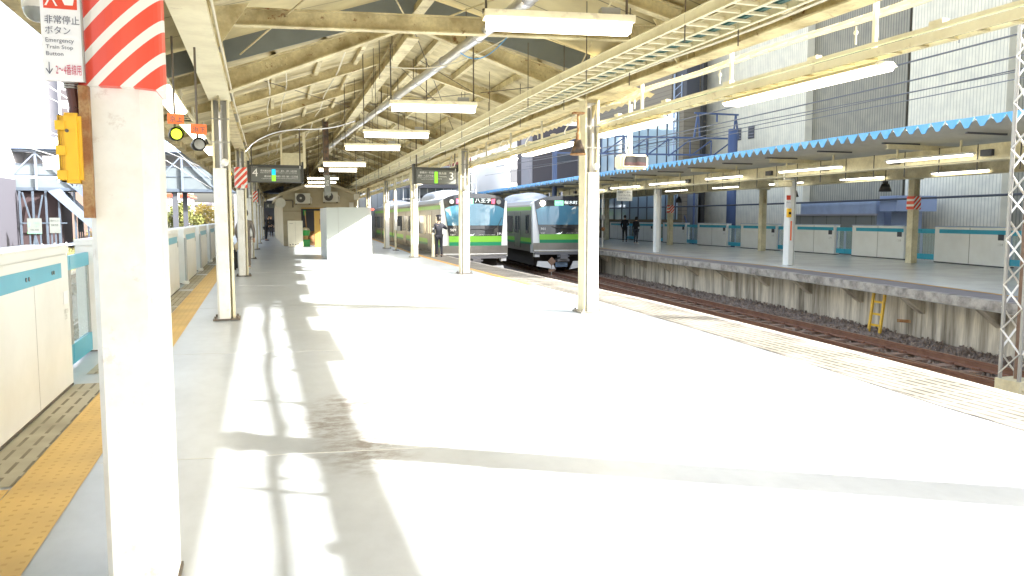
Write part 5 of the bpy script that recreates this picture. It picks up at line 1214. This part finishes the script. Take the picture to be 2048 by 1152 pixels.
tree(-17.0,100,3.0,2.0,'yellow-green shrub under the blue shelter roof','leaf_gold',7,1500)
tree(27.2,20.2,3.0,.9,'small dark shrub behind the far door housings near the mast','leaf_dark',5,2500)

# ================= PEOPLE =================
def skin(name,nodes,edges,m,parent,sub=1,smooth=True):
    """nodes: dict key->(pos,radius)"""
    ks=list(nodes); me=bpy.data.meshes.new(name); me.from_pydata([nodes[k][0] for k in ks],[(ks.index(a),ks.index(b)) for a,b in edges],[])
    ob=bpy.data.objects.new('s',me); COL.objects.link(ob); md=ob.modifiers.new('k','SKIN'); md.use_smooth_shade=True
    for i,k in enumerate(ks):
        rr=nodes[k][1]; rr=rr if isinstance(rr,tuple) else (rr,rr); me.skin_vertices[0].data[i].radius=rr
    me.skin_vertices[0].data[0].use_root=True
    s=ob.modifiers.new('s','SUBSURF'); s.levels=sub; s.render_levels=sub
    dg=bpy.context.evaluated_depsgraph_get(); m2=bpy.data.meshes.new_from_object(ob.evaluated_get(dg)); bpy.data.objects.remove(ob)
    m2.materials.clear(); m2.materials.append(M[m]); o=bpy.data.objects.new(name,m2); COL.objects.link(o); o.parent=parent; 
    m2.polygons.foreach_set('use_smooth',[True]*len(m2.polygons)); return o
def person(loc,rz,label,armL,armR,jacket,legs,shoes='shoe',coat_len=.0,lean=0,hairlen=.03,scale=1,head_turn=0,cap=None,step=.0,head_dn=0):
    """faces -Y when rz=0; armL/armR = (elbow, wrist) offsets in body space"""
    r=thing('person',label,'person',loc,rz=rz); r.scale=(scale,)*3
    ln=lambda z:-lean*max(0,z-.9)
    P={'pel':((0,0,.95),(.13,.10)),'wai':((0,ln(1.1),1.10),(.115,.085)),'che':((0,ln(1.3),1.32),(.145,.10)),'nk0':((0,ln(1.45),1.46),(.07,.06)),'nk':((0,ln(1.52)-.01,1.53),(.052,.052)),'hd0':((0,ln(1.6)-.02-head_dn*.5,1.60),(.072,.080)),'hd':((0,ln(1.67)-.025-head_dn,1.68),(.078,.095)),'hdt':((0,ln(1.72)-.015-head_dn,1.745),(.060,.07))}
    E=[('pel','wai'),('wai','che'),('che','nk0'),('nk0','nk'),('nk','hd0'),('hd0','hd'),('hd','hdt')]
    S={};
    for s_,arm in((1,armL),(-1,armR)):
        k='L' if s_>0 else 'R'
        sh=Vector((s_*.175,ln(1.42),1.41)); el=Vector(arm[0]); wr=Vector(arm[1])
        P['sh'+k]=(tuple(sh),.058); P['el'+k]=(tuple(el),.042); P['wr'+k]=(tuple(wr),.030); d=(wr-el).normalized(); pm=wr+d*.07
        P['pm'+k]=(tuple(pm),(.036,.018)); E+=[('che','sh'+k),('sh'+k,'el'+k),('el'+k,'wr'+k),('wr'+k,'pm'+k)]
        side=d.cross(Vector((0,1,0)));side=side.normalized() if side.length>.01 else Vector((1,0,0)); bend=Vector((0,-1,0))
        for i,(o_,L) in enumerate(((-.026,.062),(-.009,.07),(.009,.066),(.026,.052))):
            a=pm+side*o_+d*.02; b_=a+d*L*.55; c=b_+(d*.6+bend*.7).normalized()*L*.45
            P['f%s%da'%(k,i)]=(tuple(a),.009); P['f%s%db'%(k,i)]=(tuple(b_),.0085); P['f%s%dc'%(k,i)]=(tuple(c),.007); E+=[('pm'+k,'f%s%da'%(k,i)),('f%s%da'%(k,i),'f%s%db'%(k,i)),('f%s%db'%(k,i),'f%s%dc'%(k,i))]
        t0=wr+d*.03-side*.035*s_; t1=t0-side*.03*s_+d*.03; P['t%sa'%k]=(tuple(t0),.011); P['t%sb'%k]=(tuple(t1),.009); E+=[('wr'+k,'t%sa'%k),('t%sa'%k,'t%sb'%k)]
        hp=(s_*.09,0,.90); kn=(s_*.10,-.02-step*s_*.12,.50); an=(s_*.105,.02-step*s_*.2,.09); to=(s_*.115,-.13-step*s_*.2,.035)
        P['hp'+k]=(hp,.085); P['kn'+k]=(kn,.055); P['an'+k]=(an,.038); P['to'+k]=(to,(.035,.022)); E+=[('pel','hp'+k),('hp'+k,'kn'+k),('kn'+k,'an'+k),('an'+k,'to'+k)]
    skin('body',P,E,'skin',r)
    g=1.27
    J={k:(P[k][0],tuple(q*g for q in (P[k][1] if isinstance(P[k][1],tuple) else (P[k][1],)*2))) for k in('pel','wai','che','nk0','shL','elL','wrL','shR','elR','wrR')}
    J['col']=((P['nk'][0][0],P['nk'][0][1]+.005,P['nk'][0][2]-.005),(.066,.064)); J['hem']=((0,.0,.84),(.165,.125)); je=[('pel','wai'),('wai','che'),('che','nk0'),('nk0','col'),('pel','hem'),('che','shL'),('shL','elL'),('elL','wrL'),('che','shR'),('shR','elR'),('elR','wrR')]
    if coat_len: J['hem2']=((0,.0,.84-coat_len),(.20,.15)); je.append(('hem','hem2'))
    skin('jacket',J,je,jacket,r)
    T_={k:(P[k][0],tuple(q*1.25 for q in (P[k][1] if isinstance(P[k][1],tuple) else (P[k][1],)*2))) for k in('pel','hpL','knL','anL','hpR','knR','anR')}
    skin('trousers',T_,[('pel','hpL'),('hpL','knL'),('knL','anL'),('pel','hpR'),('hpR','knR'),('knR','anR')],legs,r)
    for k in'LR':
        a=P['an'+k][0]; t=P['to'+k][0]; skin('shoe',{'a':((a[0],a[1]+.04,.045),(.045,.042)),'b':((t[0],t[1],.035),(.046,.033)),'c':((t[0],t[1]-.05,.03),(.036,.024))},[('a','b'),('b','c')],shoes,r)
    hx,hy_,hz=P['hd'][0]
    # face
    f=MB(); f.sphere((hx,hy_-.098,hz-.015),.016,8,6,1.4); f.build('nose','skin',r,smooth=True)
    f=MB(); 
    for s_ in(-1,1): f.sphere((hx+s_*.03,hy_-.083,hz+.008),.011,8,6)
    f.build('eye','hair',r); MB().box(hx-.022,hx+.022,hy_-.091,hy_-.078,hz-.058,hz-.050).build('mouth','ink_red',r)
    f=MB()
    for s_ in(-1,1): f.sphere((hx+s_*.082,hy_+.005,hz-.005),.022,8,6,1.4)
    f.build('ear','skin',r,smooth=True)
    h=MB(); vs=[];fs=[];n,m_=14,8
    for j in range(m_+1):
        t=math.pi*.70*j/m_
        for i in range(n):
            p=2*math.pi*i/n; fr_=math.sin(p)<-.35; tt=min(t,math.pi*.40) if fr_ else t
            vs.append((hx+.100*math.sin(tt)**.8*math.cos(p),hy_+.016+.116*math.sin(tt)**.8*math.sin(p),hz+.02+.10*math.cos(tt)-(hairlen*(j/m_)**2 if not fr_ else 0)))
    for j in range(m_):
        for i in range(n): fs.append((j*n+i,j*n+(i+1)%n,(j+1)*n+(i+1)%n,(j+1)*n+i))
    h.add(vs,fs).build('hair','hair',r,smooth=True)
    if cap:
        c=MB(); c.tube((hx,hy_+.01,hz+.055),(hx,hy_+.01,hz+.085),.106,18,r1=.108); c.tube((hx,hy_+.01,hz+.085),(hx,hy_-.005,hz+.125),.108,18,r1=.135); c.tube((hx,hy_-.005,hz+.125),(hx,hy_-.01,hz+.145),.135,18,r1=.10); q=c.build('cap',cap,r,smooth=True)
        MB().prism([(-.08,-.09),(.08,-.09),(.06,-.17),(-.06,-.17)],(hx,hy_+.01,hz+.05),EX,EY,EZ,.012).build('visor','black_gloss',q)
    return r,P
PI=math.pi
# worker seen from behind: his right is our right when rz=pi
r,P=person((7.02,31.3,0),PI-.1,'person in dark railway uniform and cap seen from behind, beside the left train',((.23,.02,1.16),(.22,-.02,.93)),((-.36,-.02,1.22),(-.17,-.16,1.30)),'navy','navy',cap='navy',scale=.94,hairlen=.06)
b=MB(); b.tube((.232,.0,1.27),(.228,.0,1.20),.062,14,r1=.060); b.build('armband','white_ink',r)
r=thing('flag_roll','pale rolled flag or board held upright at the worker legs','roll',(6.78,31.35,0)); MB().tube((0,0,.0),(.02,.0,.93),.07,10,r1=.055).build('roll','locker',r); MB().sphere((.02,0,.95),.07,8,6).build('end_cap','locker',r)
person((23.2,47.0,0),PI-.5,'taller person in dark clothes standing on the far platform looking down',((.24,.0,1.15),(.20,-.1,.95)),((-.24,.0,1.15),(-.12,-.22,1.12)),'black_cloth','black_cloth',head_dn=.02)
person((22.08,43.2,0),PI/2+.4,'shorter person on the far platform in dark top and jeans holding a phone',((.24,.0,1.14),(.08,-.26,1.22)),((-.24,.0,1.14),(-.06,-.27,1.22)),'black_cloth','dark_jeans',shoes='pale_shoe',hairlen=.08,head_dn=.03,scale=.94)
r,P=person((-.43,25.6,0),PI*.95,'person in a long grey-brown coat mostly hidden behind the striped left column',((.26,.0,1.14),(.24,-.12,.93)),((-.26,.0,1.14),(-.24,-.10,.93)),'coat_grey','coat_grey',shoes='pale_shoe',coat_len=.45,scale=1.04,lean=.12)
r=thing('dark_bag','large dark bag on the floor beside the grey coated person','bag',(-.86,25.3,0)); B('bag_body','black_cloth',r,-.12,.20,-.15,.2,.01,.62,bevel=.05); MB().path([(-.02,0,.6),(.0,0,.85),(.1,0,.85),(.12,0,.6)],.015,6).build('handle','black',r)
person((.45,57.5,0),PI*.4,'person in black leaning by the columns left of the hut',((.24,-.1,1.16),(.15,-.35,1.1)),((-.24,-.1,1.16),(-.15,-.33,1.05)),'black_cloth','black_cloth',lean=.25)
person((.95,68,0),0,'small dark person standing deep in the passage beside the hut',((.24,.0,1.15),(.22,-.1,.93)),((-.24,.0,1.15),(-.2,-.1,.95)),'black_cloth','black_cloth')
person((.35,74,0),.3,'most distant dark person under the small platform 4 sign',((.24,.0,1.15),(.22,-.1,.93)),((-.24,.0,1.15),(-.2,-.1,.95)),'black_cloth','dark_jeans')
r=thing('small_hanging_sign','small distant hanging sign with a 4 at the dark end of the passage','sign',(.55,70,0)); B('panel','sign_face',r,0,1.3,0,.15,2.45,2.85); text('4',r,(.12,-.002,2.52),EX,EZ,.16,.25,'white_ink'); b=MB(); b.tube((.1,.07,2.85),(.1,.07,3.9),.02,6); b.tube((1.2,.07,2.85),(1.2,.07,3.9),.02,6); b.build('hanger','dark_metal',r)
r=thing('kiosk','dark kiosk closing off the far end of the passage','kiosk'); B('wall','bldg_dark',r,-1.2,6,94,97,.002,3.6); B('front_panel','bldg_purple',r,-.2,1.1,93.93,93.999,.1,2.4)  # dark block added so the passage ends in darkness
